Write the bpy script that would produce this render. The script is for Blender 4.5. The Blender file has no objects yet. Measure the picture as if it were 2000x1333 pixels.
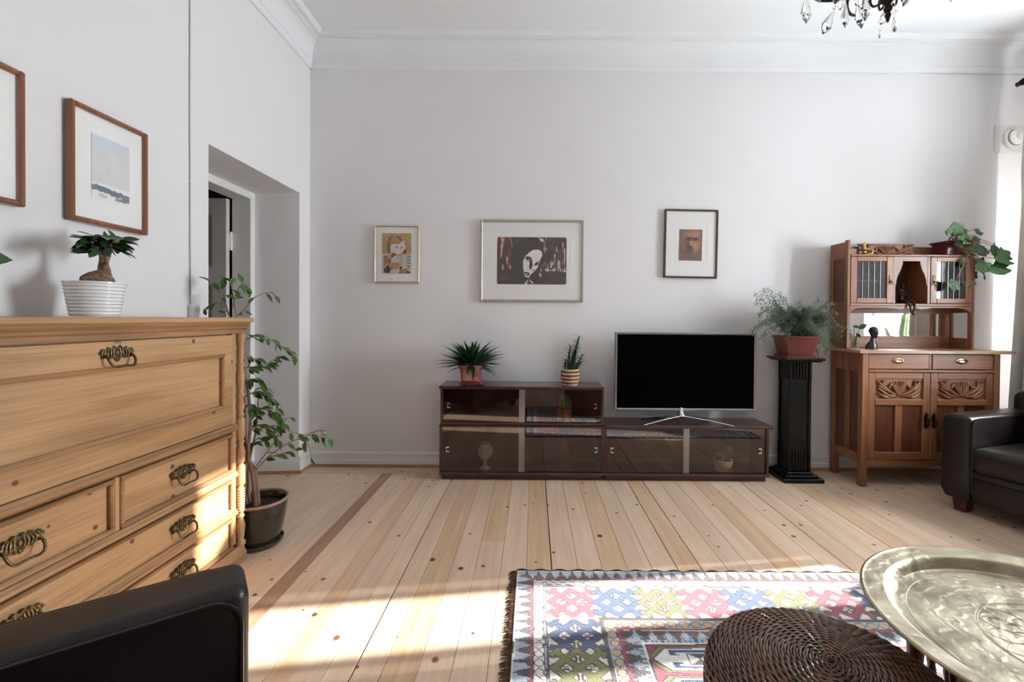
import bpy, bmesh, math, random
import numpy as np
from mathutils import Vector, Matrix

random.seed(11)
RNG = np.random.default_rng(5)
SC = bpy.context.scene
COL = SC.collection
PI = math.pi

# ------------------------------------------------------------------ camera
F_PX, ROLL, PITCH, EYE = 889.0, 0.0075, 0.010, 1.2
_fw = Vector((0, math.cos(PITCH), -math.sin(PITCH)))
_r0, _u0 = Vector((1, 0, 0)), Vector((0, math.sin(PITCH), math.cos(PITCH)))
_ri = _r0 * math.cos(ROLL) + _u0 * math.sin(ROLL)
_up = -_r0 * math.sin(ROLL) + _u0 * math.cos(ROLL)
PPX, PPY = 1041.933, 631.89
CAM = Vector((0, 0, EYE))
cd = bpy.data.cameras.new('camera')
cd.sensor_width = 36.0
cd.lens = F_PX / 2000 * 36
cd.shift_x = (1000 - PPX) / 2000
cd.shift_y = (PPY - 666.5) / 2000
cd.clip_start = 0.02
cam = bpy.data.objects.new('camera', cd)
COL.objects.link(cam)
cam.matrix_world = Matrix(((_ri.x, _up.x, -_fw.x, 0), (_ri.y, _up.y, -_fw.y, 0), (_ri.z, _up.z, -_fw.z, EYE), (0, 0, 0, 1)))
SC.camera = cam

def ray(x, y):
    return _fw + _ri * ((x - PPX) / F_PX) - _up * ((y - PPY) / F_PX)
def onY(x, y, Y):
    d = ray(x, y); return CAM + d * (Y / d.y)
def onX(x, y, X):
    d = ray(x, y); return CAM + d * (X / d.x)
def onZ(x, y, Z):
    d = ray(x, y); return CAM + d * ((Z - EYE) / d.z)

# ------------------------------------------------------------------ light
SC.view_settings.view_transform = 'Standard'
SC.view_settings.look = 'None'
SC.view_settings.gamma = 1.0
SC.view_settings.use_curve_mapping = False
SC.view_settings.exposure = 1.95
world = bpy.data.worlds.new('world'); SC.world = world
world.use_nodes = True
bg = world.node_tree.nodes['Background']
bg.inputs['Color'].default_value = (0.87, 0.945, 1.0, 1)
bg.inputs['Strength'].default_value = 15.5
SUN_DIR = Vector((-1.0, -0.15, -0.40)).normalized()
sd = bpy.data.lights.new('sun_offscreen', 'SUN'); sd.energy = 7.0; sd.angle = 0.012; sd.color = (1.0, 0.95, 0.88)
sun = bpy.data.objects.new('sun_offscreen', sd); COL.objects.link(sun)
sun.rotation_mode = 'QUATERNION'; sun.rotation_quaternion = (-SUN_DIR).to_track_quat('Z', 'Y')
sun.location = (9, 3, 5)

# ------------------------------------------------------------------ room numbers
XL, XR, YB, YF, ZC = -1.80, 3.95, 3.66, -2.1, 3.40
# the window in the right wall: (y0, y1, z0, z1); its curtain, sun patch and mirror image are in the photograph
WINS = [(1.78, 3.19, 0.62, 2.84)]
for (a, b, z0, z1) in WINS:       # sampling portals in the window openings (they give no light of their own)
    pl = bpy.data.lights.new('window_right_offscreen', 'AREA'); pl.shape = 'RECTANGLE'
    pl.size = b - a; pl.size_y = z1 - z0; pl.cycles.is_portal = True
    po = bpy.data.objects.new('window_right_offscreen', pl); COL.objects.link(po)
    po.location = (XR + 0.40, (a + b) / 2, (z0 + z1) / 2)
    po.matrix_world = Matrix.Translation(po.location) @ Matrix(((0, 0, 1, 0), (1, 0, 0, 0), (0, 1, 0, 0), (0, 0, 0, 1)))

# ------------------------------------------------------------------ mesh helpers
ORG = {}

class MB:
    def __init__(self):
        self.v = []; self.f = []
    def add(self, vs, fs):
        n = len(self.v)
        self.v += [tuple(p) for p in vs]
        self.f += [tuple(i + n for i in q) for q in fs]
        return self
    def box(self, x0, x1, y0, y1, z0, z1, b=0.0, M=None):
        if x0 > x1: x0, x1 = x1, x0
        if y0 > y1: y0, y1 = y1, y0
        if z0 > z1: z0, z1 = z1, z0
        b = min(b, (x1 - x0) * .45, (y1 - y0) * .45, (z1 - z0) * .45)
        if b <= 0:
            vs = [(x, y, z) for x in (x0, x1) for y in (y0, y1) for z in (z0, z1)]
            fs = [(0, 1, 3, 2), (4, 6, 7, 5), (0, 4, 5, 1), (2, 3, 7, 6), (0, 2, 6, 4), (1, 5, 7, 3)]
        else:
            vs = []; ix = {}
            X, Y, Z = (x0, x1), (y0, y1), (z0, z1)
            for i in (0, 1):
                for j in (0, 1):
                    for k in (0, 1):
                        sx, sy, sz = (1 - 2 * i) * b, (1 - 2 * j) * b, (1 - 2 * k) * b
                        for a in range(3):
                            ix[(i, j, k, a)] = len(vs)
                            vs.append((X[i] + (0 if a == 0 else sx), Y[j] + (0 if a == 1 else sy), Z[k] + (0 if a == 2 else sz)))
            fs = []
            q = [(0, 0), (1, 0), (1, 1), (0, 1)]
            for s in (0, 1):
                fs.append([ix[(s, j, k, 0)] for j, k in q]); fs.append([ix[(j, s, k, 1)] for j, k in q]); fs.append([ix[(j, k, s, 2)] for j, k in q])
            for j in (0, 1):
                for k in (0, 1):
                    fs.append([ix[(0, j, k, 1)], ix[(1, j, k, 1)], ix[(1, j, k, 2)], ix[(0, j, k, 2)]])
                    fs.append([ix[(j, 0, k, 0)], ix[(j, 1, k, 0)], ix[(j, 1, k, 2)], ix[(j, 0, k, 2)]])
                    fs.append([ix[(j, k, 0, 0)], ix[(j, k, 1, 0)], ix[(j, k, 1, 1)], ix[(j, k, 0, 1)]])
            for i in (0, 1):
                for j in (0, 1):
                    for k in (0, 1):
                        fs.append([ix[(i, j, k, a)] for a in range(3)])
        if M is not None: vs = [M @ Vector(p) for p in vs]
        return self.add(vs, fs)
    def lathe(self, prof, c=(0, 0, 0), n=32, M=None, axis='Z', arc=None):
        vs = []; fs = []
        m = len(prof)
        full = arc is None
        a0, a1 = (0, 2 * PI) if full else arc
        cols = n if full else n + 1
        for i in range(cols):
            t = a0 + (a1 - a0) * i / n
            for (r, z) in prof:
                p = (r * math.cos(t), r * math.sin(t), z)
                if axis == 'Y': p = (p[0], p[2], p[1])
                if axis == 'X': p = (p[2], p[0], p[1])
                vs.append((p[0] + c[0], p[1] + c[1], p[2] + c[2]))
        for i in range(n):
            j = (i + 1) % cols
            for k in range(m - 1):
                a, b, cc, d = i * m + k, j * m + k, j * m + k + 1, i * m + k + 1
                if prof[k][0] < 1e-6: fs.append((a, cc, d))
                elif prof[k + 1][0] < 1e-6: fs.append((a, b, d))
                else: fs.append((a, b, cc, d))
        if full:
            if prof[0][0] > 1e-6: fs.append(tuple(i * m for i in range(n))[::-1])
            if prof[-1][0] > 1e-6: fs.append(tuple(i * m + m - 1 for i in range(n)))
        if M is not None: vs = [M @ Vector(p) for p in vs]
        return self.add(vs, fs)
    def tube(self, pts, r, n=8, closed=False, caps=True, flat=None):
        pts = [Vector(p) for p in pts]
        m = len(pts)
        rs = r if isinstance(r, (list, tuple)) else [r] * m
        vs = []; fs = []
        prev = None
        for i, p in enumerate(pts):
            if closed: t = pts[(i + 1) % m] - pts[i - 1]
            else: t = pts[min(i + 1, m - 1)] - pts[max(i - 1, 0)]
            if t.length < 1e-9: t = Vector((0, 0, 1))
            t.normalize()
            if prev is None:
                a = Vector((0, 0, 1)) if abs(t.z) < .9 else Vector((1, 0, 0))
                u = t.cross(a).normalized()
            else:
                u = prev - t * prev.dot(t)
                if u.length < 1e-6: u = t.orthogonal()
                u.normalize()
            prev = u
            w = t.cross(u)
            for k in range(n):
                ang = 2 * PI * k / n
                fz = flat if flat else 1.0
                vs.append(p + u * (math.cos(ang) * rs[i]) + w * (math.sin(ang) * rs[i] * fz))
        for i in range(m if closed else m - 1):
            j = (i + 1) % m
            for k in range(n):
                l = (k + 1) % n
                fs.append((i * n + k, i * n + l, j * n + l, j * n + k))
        if caps and not closed:
            fs.append(tuple(range(n))[::-1]); fs.append(tuple((m - 1) * n + k for k in range(n)))
        return self.add(vs, fs)
    def prism(self, poly, a0, a1, plane='XZ', M=None):
        """extrude a 2-D polygon; plane names the polygon's axes, the third axis runs a0..a1"""
        n = len(poly)
        def P(p, a):
            return {'XZ': (p[0], a, p[1]), 'XY': (p[0], p[1], a), 'YZ': (a, p[0], p[1])}[plane]
        vs = [P(p, a0) for p in poly] + [P(p, a1) for p in poly]
        if M is not None: vs = [M @ Vector(p) for p in vs]
        fs = [tuple(range(n)), tuple(range(2 * n - 1, n - 1, -1))]
        fs += [(i, i + n, (i + 1) % n + n, (i + 1) % n) for i in range(n)]
        return self.add(vs, fs)
    def ball(self, c, rx, ry=None, rz=None, n=14, m=9, M=None):
        ry = ry or rx; rz = rz or rx
        vs = []; fs = []
        for j in range(m + 1):
            ph = PI * j / m
            for i in range(n):
                t = 2 * PI * i / n
                vs.append((rx * math.sin(ph) * math.cos(t), ry * math.sin(ph) * math.sin(t), rz * math.cos(ph)))
        for j in range(m):
            for i in range(n):
                k = (i + 1) % n
                fs.append((j * n + i, (j + 1) * n + i, (j + 1) * n + k, j * n + k))
        if M is not None: vs = [M @ Vector(p) for p in vs]
        vs = [(p[0] + c[0], p[1] + c[1], p[2] + c[2]) for p in vs]
        return self.add(vs, fs)
    def frame(self, x0, x1, z0, z1, w, y0, y1, b=0.0):
        """four mitre-less bars round a rectangle in XZ"""
        self.box(x0, x0 + w, y0, y1, z0, z1, b); self.box(x1 - w, x1, y0, y1, z0, z1, b)
        self.box(x0 + w, x1 - w, y0, y1, z0, z0 + w, b); self.box(x0 + w, x1 - w, y0, y1, z1 - w, z1, b)
        return self
    def mesh(self, name, mat, smooth=None, org=None):
        me = bpy.data.meshes.new(name)
        vs = self.v
        if org is not None: vs = [(p[0] - org[0], p[1] - org[1], p[2] - org[2]) for p in vs]
        me.from_pydata([tuple(p) for p in vs], [], self.f)
        bm = bmesh.new(); bm.from_mesh(me)
        bmesh.ops.recalc_face_normals(bm, faces=bm.faces)
        bm.to_mesh(me); bm.free()
        if mat: me.materials.append(mat)
        if smooth:
            me.shade_smooth()
            try: me.set_sharp_from_angle(angle=math.radians(smooth))
            except Exception: pass
        me.update()
        return me
    def build(self, name, mat, parent=None, smooth=None, local=False):
        """links the shapes as ONE object. Coordinates are world ones unless local=True."""
        org = None
        if parent is not None and not local: org = ORG.get(parent, None)
        me = self.mesh(name, mat, smooth, org)
        o = bpy.data.objects.new(name, me); COL.objects.link(o)
        if parent is not None:
            o.parent = parent; ORG[o] = ORG.get(parent, Vector())
        return o

def tag(o, label=None, cat=None, group=None, kind=None):
    if label: o['label'] = label
    if cat: o['category'] = cat
    if group: o['group'] = group
    if kind: o['kind'] = kind
    return o
def thing(name, label, cat, loc=(0, 0, 0), group=None):
    o = bpy.data.objects.new(name, None); COL.objects.link(o)
    o.empty_display_size = .05
    o.location = loc; ORG[o] = Vector(loc)
    return tag(o, label, cat, group)
def struct(name, mb, mat, smooth=None, label=None):
    o = mb.build(name, mat, None, smooth); o['kind'] = 'structure'
    ORG[o] = Vector()
    if label: o['label'] = label
    return o
def inst(name, me, M, parent):
    """one more object that shares mesh data; M is in world space (or local when the parent has no origin)"""
    o = bpy.data.objects.new(name, me); COL.objects.link(o)
    o.parent = parent
    o.matrix_local = Matrix.Translation(-ORG.get(parent, Vector())) @ M
    ORG[o] = ORG.get(parent, Vector())
    return o
def orient(pos, d, up=(0, 0, 1), s=(1, 1, 1), roll=0.0):
    """matrix whose local Y runs along d and whose local Z is as near to up as may be"""
    y = Vector(d).normalized(); z = Vector(up)
    x = y.cross(z)
    if x.length < 1e-5: x = y.orthogonal()
    x.normalize(); z = x.cross(y)
    R = Matrix((x, y, z)).transposed().to_4x4()
    if roll: R = R @ Matrix.Rotation(roll, 4, 'Y')
    if not hasattr(s, '__len__'): s = (s, s, s)
    return Matrix.Translation(Vector(pos)) @ R @ Matrix.Diagonal((s[0], s[1], s[2], 1))
def spline(pts, n=24):
    """Catmull-Rom through the points"""
    P = [Vector(p) for p in pts]
    if len(P) < 3:
        return [P[0].lerp(P[-1], i / n) for i in range(n + 1)]
    P = [P[0] * 2 - P[1]] + P + [P[-1] * 2 - P[-2]]
    out = []
    segs = len(P) - 3
    per = max(2, n // segs)
    for s in range(segs):
        a, b, c, d = P[s:s + 4]
        for i in range(per):
            t = i / per
            out.append(((b * 2) + (c - a) * t + (a * 2 - b * 5 + c * 4 - d) * t * t + (b * 3 - a - c * 3 + d) * t ** 3) * .5)
    out.append(P[-2].copy())
    return out

# ------------------------------------------------------------------ materials
def lin(c):
    return tuple((x / 12.92 if x <= .04045 else ((x + .055) / 1.055) ** 2.4) for x in c)
def rgb(r, g, b):
    return lin((r / 255, g / 255, b / 255)) + (1,)
def newmat(name):
    m = bpy.data.materials.new(name); m.use_nodes = True
    nt = m.node_tree
    return m, nt, nt.nodes['Principled BSDF']
def setp(p, **kw):
    names = {'rough': 'Roughness', 'metal': 'Metallic', 'spec': 'Specular IOR Level', 'coat': 'Coat Weight', 'coatr': 'Coat Roughness',
             'trans': 'Transmission Weight', 'ior': 'IOR', 'sheen': 'Sheen Weight', 'sss': 'Subsurface Weight'}
    for k, v in kw.items():
        p.inputs[names[k]].default_value = v
def pm(name, col, rough=.5, var=.0, scale=8.0, bump=0.0, bscale=40.0, stretch=(1, 1, 1), rnd=0.0, col2=None, **kw):
    m, nt, p = newmat(name)
    setp(p, rough=rough, **kw)
    p.inputs['Base Color'].default_value = col
    N, L = nt.nodes, nt.links
    if var or bump or rnd or col2:
        tc = N.new('ShaderNodeTexCoord'); mp = N.new('ShaderNodeMapping'); mp.inputs['Scale'].default_value = stretch
        L.new(tc.outputs['Object'], mp.inputs['Vector'])
    if var or col2 or rnd:
        no = N.new('ShaderNodeTexNoise'); no.inputs['Scale'].default_value = scale; no.inputs['Detail'].default_value = 5
        L.new(mp.outputs['Vector'], no.inputs['Vector'])
        rp = N.new('ShaderNodeValToRGB')
        c2 = col2 or tuple(min(1, x * (1 + var)) for x in col[:3]) + (1,)
        c1 = col if col2 else tuple(x * (1 - var) for x in col[:3]) + (1,)
        rp.color_ramp.elements[0].position = .32; rp.color_ramp.elements[1].position = .68
        rp.color_ramp.elements[0].color = c1; rp.color_ramp.elements[1].color = c2
        L.new(no.outputs['Fac'], rp.inputs['Fac'])
        out = rp.outputs['Color']
        if rnd:
            oi = N.new('ShaderNodeObjectInfo'); hs = N.new('ShaderNodeHueSaturation')
            mr = N.new('ShaderNodeMapRange'); mr.inputs['To Min'].default_value = 1 - rnd; mr.inputs['To Max'].default_value = 1 + rnd
            L.new(oi.outputs['Random'], mr.inputs['Value']); L.new(mr.outputs['Result'], hs.inputs['Value'])
            L.new(out, hs.inputs['Color']); out = hs.outputs['Color']
        L.new(out, p.inputs['Base Color'])
    if bump:
        nb = N.new('ShaderNodeTexNoise'); nb.inputs['Scale'].default_value = bscale; nb.inputs['Detail'].default_value = 4
        L.new(mp.outputs['Vector'], nb.inputs['Vector'])
        bu = N.new('ShaderNodeBump'); bu.inputs['Strength'].default_value = bump; bu.inputs['Distance'].default_value = .01
        L.new(nb.outputs['Fac'], bu.inputs['Height']); L.new(bu.outputs['Normal'], p.inputs['Normal'])
    return m
def wood(name, light, dark, axis='Y', rough=.45, grain=1.0, knots=0.0, knotcol=None, coat=0.0, rnd=.0, blotch=.35, knot_size=.16, bump=.12, ksc=(7.0, 2.2), nrm='Z'):
    """plank wood: long fibre streaks, fine rays, optional knots; grain runs along the given object axis"""
    m, nt, p = newmat(name)
    N, L = nt.nodes, nt.links
    setp(p, rough=rough, coat=coat, coatr=.25)
    tc = N.new('ShaderNodeTexCoord'); oi = N.new('ShaderNodeObjectInfo')
    mul = N.new('ShaderNodeVectorMath'); mul.operation = 'SCALE'; mul.inputs[0].default_value = (13.1, 37.7, 21.3)
    L.new(oi.outputs['Random'], mul.inputs['Scale'])
    add = N.new('ShaderNodeVectorMath'); add.operation = 'ADD'
    L.new(tc.outputs['Object'], add.inputs[0]); L.new(mul.outputs['Vector'], add.inputs[1])
    def mapped(across, along, flat=None):
        mp = N.new('ShaderNodeMapping')
        mp.inputs['Scale'].default_value = tuple(along if a == axis else (0.0 if a == flat else across) for a in 'XYZ')
        L.new(add.outputs['Vector'], mp.inputs['Vector']); return mp.outputs['Vector']
    n1 = N.new('ShaderNodeTexNoise'); n1.inputs['Scale'].default_value = 1; n1.inputs['Detail'].default_value = 6; n1.inputs['Distortion'].default_value = .6
    L.new(mapped(26 * grain, 1.1 * grain), n1.inputs['Vector'])
    n2 = N.new('ShaderNodeTexNoise'); n2.inputs['Scale'].default_value = 1; n2.inputs['Detail'].default_value = 3
    L.new(mapped(150 * grain, 4 * grain), n2.inputs['Vector'])
    n3 = N.new('ShaderNodeTexNoise'); n3.inputs['Scale'].default_value = 1; n3.inputs['Detail'].default_value = 3
    L.new(mapped(4.0, 1.2), n3.inputs['Vector'])
    def madd(a, f, b=None, g=None):
        x = N.new('ShaderNodeMath'); x.operation = 'MULTIPLY'; L.new(a, x.inputs[0]); x.inputs[1].default_value = f
        if b is None: return x.outputs[0]
        y = N.new('ShaderNodeMath'); y.operation = 'ADD'; L.new(x.outputs[0], y.inputs[0]); L.new(b, y.inputs[1]); return y.outputs[0]
    s = madd(n1.outputs['Fac'], .65 - blotch * .4)
    s = madd(n2.outputs['Fac'], .3, s)
    s = madd(n3.outputs['Fac'], blotch * .5, s)
    rp = N.new('ShaderNodeValToRGB'); L.new(s, rp.inputs['Fac'])
    rp.color_ramp.elements[0].position = .33; rp.color_ramp.elements[0].color = dark
    rp.color_ramp.elements[1].position = .62; rp.color_ramp.elements[1].color = light
    out = rp.outputs['Color']
    if rnd:
        hs = N.new('ShaderNodeHueSaturation'); mr = N.new('ShaderNodeMapRange')
        mr.inputs['To Min'].default_value = 1 - rnd; mr.inputs['To Max'].default_value = 1 + rnd * .6
        L.new(oi.outputs['Random'], mr.inputs['Value']); L.new(mr.outputs['Result'], hs.inputs['Value'])
        L.new(out, hs.inputs['Color']); out = hs.outputs['Color']
    if knots:
        vo = N.new('ShaderNodeTexVoronoi'); vo.inputs['Scale'].default_value = 1; vo.inputs['Randomness'].default_value = 1
        vo.voronoi_dimensions = '2D'
        sx_ = N.new('ShaderNodeSeparateXYZ'); cx_ = N.new('ShaderNodeCombineXYZ'); L.new(mapped(ksc[0], ksc[1]), sx_.inputs[0])
        for dst, src in zip('XY', [q for q in 'XYZ' if q != nrm]): L.new(sx_.outputs[src], cx_.inputs[dst])
        L.new(cx_.outputs[0], vo.inputs['Vector'])
        # only some cells carry a knot
        sep = N.new('ShaderNodeSeparateColor'); L.new(vo.outputs['Color'], sep.inputs['Color'])
        gate = N.new('ShaderNodeMath'); gate.operation = 'LESS_THAN'; gate.inputs[1].default_value = knots; L.new(sep.outputs['Red'], gate.inputs[0])
        size = N.new('ShaderNodeMapRange'); size.inputs['To Min'].default_value = knot_size * .35; size.inputs['To Max'].default_value = knot_size
        L.new(sep.outputs['Green'], size.inputs['Value'])
        dv = N.new('ShaderNodeMath'); dv.operation = 'DIVIDE'; L.new(vo.outputs['Distance'], dv.inputs[0]); L.new(size.outputs['Result'], dv.inputs[1])
        rk = N.new('ShaderNodeMapRange'); rk.inputs['From Min'].default_value = .55; rk.inputs['From Max'].default_value = 1.1
        rk.inputs['To Min'].default_value = 1; rk.inputs['To Max'].default_value = 0
        L.new(dv.outputs[0], rk.inputs['Value'])
        g2 = N.new('ShaderNodeMath'); g2.operation = 'MULTIPLY'; L.new(rk.outputs['Result'], g2.inputs[0]); L.new(gate.outputs[0], g2.inputs[1])
        mx = N.new('ShaderNodeMix'); mx.data_type = 'RGBA'
        L.new(g2.outputs[0], mx.inputs['Factor']); L.new(out, mx.inputs['A']); mx.inputs['B'].default_value = knotcol or rgb(92, 58, 36)
        out = mx.outputs['Result']
    L.new(out, p.inputs['Base Color'])
    if bump:
        bu = N.new('ShaderNodeBump'); bu.inputs['Strength'].default_value = bump; bu.inputs['Distance'].default_value = .004
        L.new(s, bu.inputs['Height']); L.new(bu.outputs['Normal'], p.inputs['Normal'])
    return m
def pane_mat(name, tint, refl, rough=0.0):
    """thin sheet of glass: part mirror, part tinted see-through"""
    m, nt, p = newmat(name)
    N, L = nt.nodes, nt.links
    N.remove(p)
    tr = N.new('ShaderNodeBsdfTransparent'); tr.inputs['Color'].default_value = tint
    gl = N.new('ShaderNodeBsdfGlossy'); gl.inputs['Roughness'].default_value = rough; gl.inputs['Color'].default_value = (1, 1, 1, 1)
    lw = N.new('ShaderNodeLayerWeight'); lw.inputs['Blend'].default_value = .5
    pw = N.new('ShaderNodeMath'); pw.operation = 'POWER'; pw.inputs[1].default_value = 5; L.new(lw.outputs['Facing'], pw.inputs[0])
    ad = N.new('ShaderNodeMath'); ad.operation = 'MULTIPLY_ADD'; ad.inputs[1].default_value = .9; ad.inputs[2].default_value = refl + .03; ad.use_clamp = True
    L.new(pw.outputs[0], ad.inputs[0])
    mx = N.new('ShaderNodeMixShader')
    L.new(ad.outputs[0], mx.inputs['Fac']); L.new(tr.outputs[0], mx.inputs[1]); L.new(gl.outputs[0], mx.inputs[2])
    L.new(mx.outputs[0], N['Material Output'].inputs['Surface'])
    return m
def vcol_mat(name, rough=.6, bump=0.0, bscale=200, var=0.0, **kw):
    m, nt, p = newmat(name)
    N, L = nt.nodes, nt.links
    setp(p, rough=rough, **kw)
    at = N.new('ShaderNodeVertexColor'); at.layer_name = 'print'
    out = at.outputs['Color']
    tc = N.new('ShaderNodeTexCoord')
    if var:
        no = N.new('ShaderNodeTexNoise'); no.inputs['Scale'].default_value = 22; no.inputs['Detail'].default_value = 6
        L.new(tc.outputs['Object'], no.inputs['Vector'])
        mr = N.new('ShaderNodeMapRange'); mr.inputs['To Min'].default_value = 1 - var; mr.inputs['To Max'].default_value = 1 + var
        L.new(no.outputs['Fac'], mr.inputs['Value'])
        hs = N.new('ShaderNodeHueSaturation'); L.new(mr.outputs['Result'], hs.inputs['Value']); L.new(out, hs.inputs['Color']); out = hs.outputs['Color']
    L.new(out, p.inputs['Base Color'])
    if bump:
        nb = N.new('ShaderNodeTexNoise'); nb.inputs['Scale'].default_value = bscale; L.new(tc.outputs['Object'], nb.inputs['Vector'])
        bu = N.new('ShaderNodeBump'); bu.inputs['Strength'].default_value = bump; bu.inputs['Distance'].default_value = .006
        L.new(nb.outputs['Fac'], bu.inputs['Height']); L.new(bu.outputs['Normal'], p.inputs['Normal'])
    return m

M = {}
M['wall'] = pm('wall_paint', rgb(233, 230, 231), .85, var=.012, scale=2, bump=.04, bscale=30)
M['ceil'] = pm('ceiling_paint', rgb(234, 235, 236), .9, var=.01, scale=2, bump=.03, bscale=25)
M['trim'] = pm('white_gloss_paint', rgb(235, 234, 232), .35, var=.01, scale=3)
M['doorp'] = pm('grey_white_door_paint', rgb(212, 208, 203), .4, var=.03, scale=4)
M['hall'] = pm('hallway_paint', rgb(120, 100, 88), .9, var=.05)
M['plank'] = wood('pine_floor', rgb(238, 211, 185), rgb(216, 180, 150), 'Y', rough=.38, knots=.20, rnd=.06, knotcol=rgb(122, 84, 60), knot_size=.13, ksc=(8.0, 7.0), blotch=.5)
M['plank_dark'] = wood('aged_floorboard', rgb(190, 152, 126), rgb(160, 121, 96), 'Y', rough=.45, knots=.18, knotcol=rgb(95, 62, 44), knot_size=.14, ksc=(8, 7))
M['plank_mid'] = wood('warm_floorboard', rgb(230, 199, 167), rgb(206, 166, 130), 'Y', rough=.40, knots=.22, rnd=.03, knotcol=rgb(104, 66, 42), ksc=(8, 7), knot_size=.15)
M['plank_x'] = wood('pine_border_board', rgb(234, 208, 181), rgb(212, 178, 147), 'X', rough=.40, knots=.15, knotcol=rgb(112, 74, 50), ksc=(8, 7), knot_size=.12)
M['quarter'] = wood('wooden_floor_strip', rgb(190, 140, 98), rgb(160, 108, 70), 'X', rough=.4)
M['subfloor'] = pm('subfloor', rgb(70, 48, 34), .9, var=.1)
M['pine'] = wood('waxed_pine', rgb(194, 154, 112), rgb(134, 94, 60), 'Y', rough=.44, knots=.26, rnd=.05, knotcol=rgb(100, 66, 42), knot_size=.115, ksc=(8.5, 7.5), blotch=1.0, coat=.05, nrm='X')
M['pine_z'] = wood('waxed_pine_upright', rgb(192, 152, 110), rgb(142, 100, 65), 'Z', rough=.44, rnd=.04, blotch=.9, coat=.05)
M['pine_edge'] = wood('pine_moulding', rgb(176, 134, 94), rgb(104, 72, 46), 'Y', rough=.44, rnd=.05, blotch=1.0)
M['oak'] = wood('oiled_oak', rgb(156, 104, 69), rgb(100, 58, 36), 'Z', rough=.36, grain=1.5, rnd=.06, coat=.15, blotch=.7)
M['oak_x'] = wood('oiled_oak_rail', rgb(156, 104, 69), rgb(100, 58, 36), 'X', rough=.36, grain=1.5, rnd=.06, coat=.15, blotch=.7)
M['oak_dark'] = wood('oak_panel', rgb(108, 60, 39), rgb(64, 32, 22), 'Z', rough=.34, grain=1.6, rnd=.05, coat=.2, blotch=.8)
M['oak_top'] = wood('oak_top_board', rgb(188, 150, 118), rgb(150, 108, 76), 'X', rough=.3, grain=1.4, coat=.25)
M['carve'] = pm('carved_oak', rgb(136, 84, 52), .36, var=.25, scale=30, bump=.15, bscale=120)
M['mahog'] = wood('mahogany_veneer', rgb(76, 33, 31), rgb(44, 18, 19), 'X', rough=.22, grain=1.2, rnd=.05, coat=.35, bump=.02)
M['mahog_in'] = pm('cabinet_lining', rgb(66, 29, 27), .5, var=.15, scale=6)
M['smoke'] = pane_mat('smoked_glass', (.76, .70, .67, 1), .028)
M['vaseg'] = pm('thick_clear_glass', rgb(226, 228, 226), .12, trans=.45, ior=1.2)
M['overlap_sheen'] = pane_mat('boosted_sheen_glass', (.55, .5, .48, 1), .22, .25)  # reflectivity raised to imitate two panes reflecting together
M['pane'] = pane_mat('window_glass', (.97, .98, .98, 1), .0)
M['pic_glass'] = pane_mat('picture_glass', (1, 1, 1, 1), .0)
M['edge_glass'] = pm('glass_edge', rgb(168, 150, 140), .15, trans=.5)
M['chrome'] = pm('chrome', rgb(222, 222, 224), .12, metal=1)
M['silver'] = pm('brushed_silver', rgb(160, 158, 154), .28, metal=.9, var=.03, stretch=(2, 2, 60))
M['blackpl'] = pm('black_plastic', rgb(16, 16, 17), .35)
M['screen'] = pm('dark_screen', rgb(3, 3, 4), .10, spec=.03)
M['blackwood'] = pm('black_lacquered_wood', rgb(8, 8, 10), .30, spec=.3, var=.25, scale=5, coat=.1, bump=.03, bscale=30)
M['leather'] = pm('dark_leather', rgb(32, 24, 22), .34, var=.25, scale=4, bump=.12, bscale=260, spec=.4, coat=.08, coatr=.35)
M['foot'] = wood('dark_wooden_foot', rgb(92, 48, 34), rgb(60, 28, 20), 'Z', rough=.35)
M['terra'] = pm('terracotta', rgb(178, 104, 76), .8, var=.12, scale=14, bump=.1, bscale=80)
M['redpot'] = pm('dark_red_clay', rgb(104, 42, 36), .4, var=.15, scale=9)
M['redglaze'] = pm('red_glazed_ceramic', rgb(126, 48, 54), .14, var=.3, scale=11, coat=.6)
M['burg'] = pm('burgundy_ceramic', rgb(84, 30, 34), .3, var=.12, scale=8)
M['greenglaze'] = pm('dark_green_glaze', rgb(46, 46, 36), .16, var=.3, scale=5, coat=.5)
M['rimclay'] = pm('pale_clay_rim', rgb(164, 126, 104), .5, var=.12, scale=16)
M['soil'] = pm('potting_soil', rgb(58, 38, 30), .95, var=.5, scale=60, bump=.9, bscale=90)
M['whitepot'] = pm('white_glazed_ceramic', rgb(240, 240, 239), .16, coat=.3)
M['creampot'] = pm('cream_ceramic', rgb(226, 214, 196), .3, var=.05)
M['bark'] = pm('grey_brown_bark', rgb(140, 108, 88), .85, var=.35, scale=26, stretch=(1, 1, .4), bump=.5, bscale=60)
M['bark2'] = pm('caudex_bark', rgb(136, 106, 80), .8, var=.5, scale=55, bump=.9, bscale=90)
M['twig'] = pm('pale_twig', rgb(150, 122, 104), .8, var=.2, scale=30)
M['leaf'] = pm('fig_leaf', rgb(74, 108, 50), .35, var=.3, scale=14, rnd=.35)
M['leaf_dark'] = pm('glossy_dark_leaf', rgb(34, 70, 36), .25, var=.3, scale=12, rnd=.3, coat=.2)
M['leaf_blade'] = pm('succulent_blade', rgb(38, 72, 46), .35, var=.35, scale=18, rnd=.3)
M['leaf_ger'] = pm('round_leaf', rgb(70, 108, 64), .4, var=.3, scale=20, rnd=.35)
M['cactus'] = pm('cactus_skin', rgb(92, 112, 74), .55, var=.3, scale=30, bump=.3, bscale=60)
M['spine'] = pm('cactus_spines', rgb(196, 190, 164), .7)
M['fern'] = pm('asparagus_fern', rgb(122, 136, 112), .6, var=.3, scale=9, rnd=.25)
M['brass'] = pm('polished_brass', rgb(196, 176, 126), .24, metal=1, var=.1, scale=12)
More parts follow.
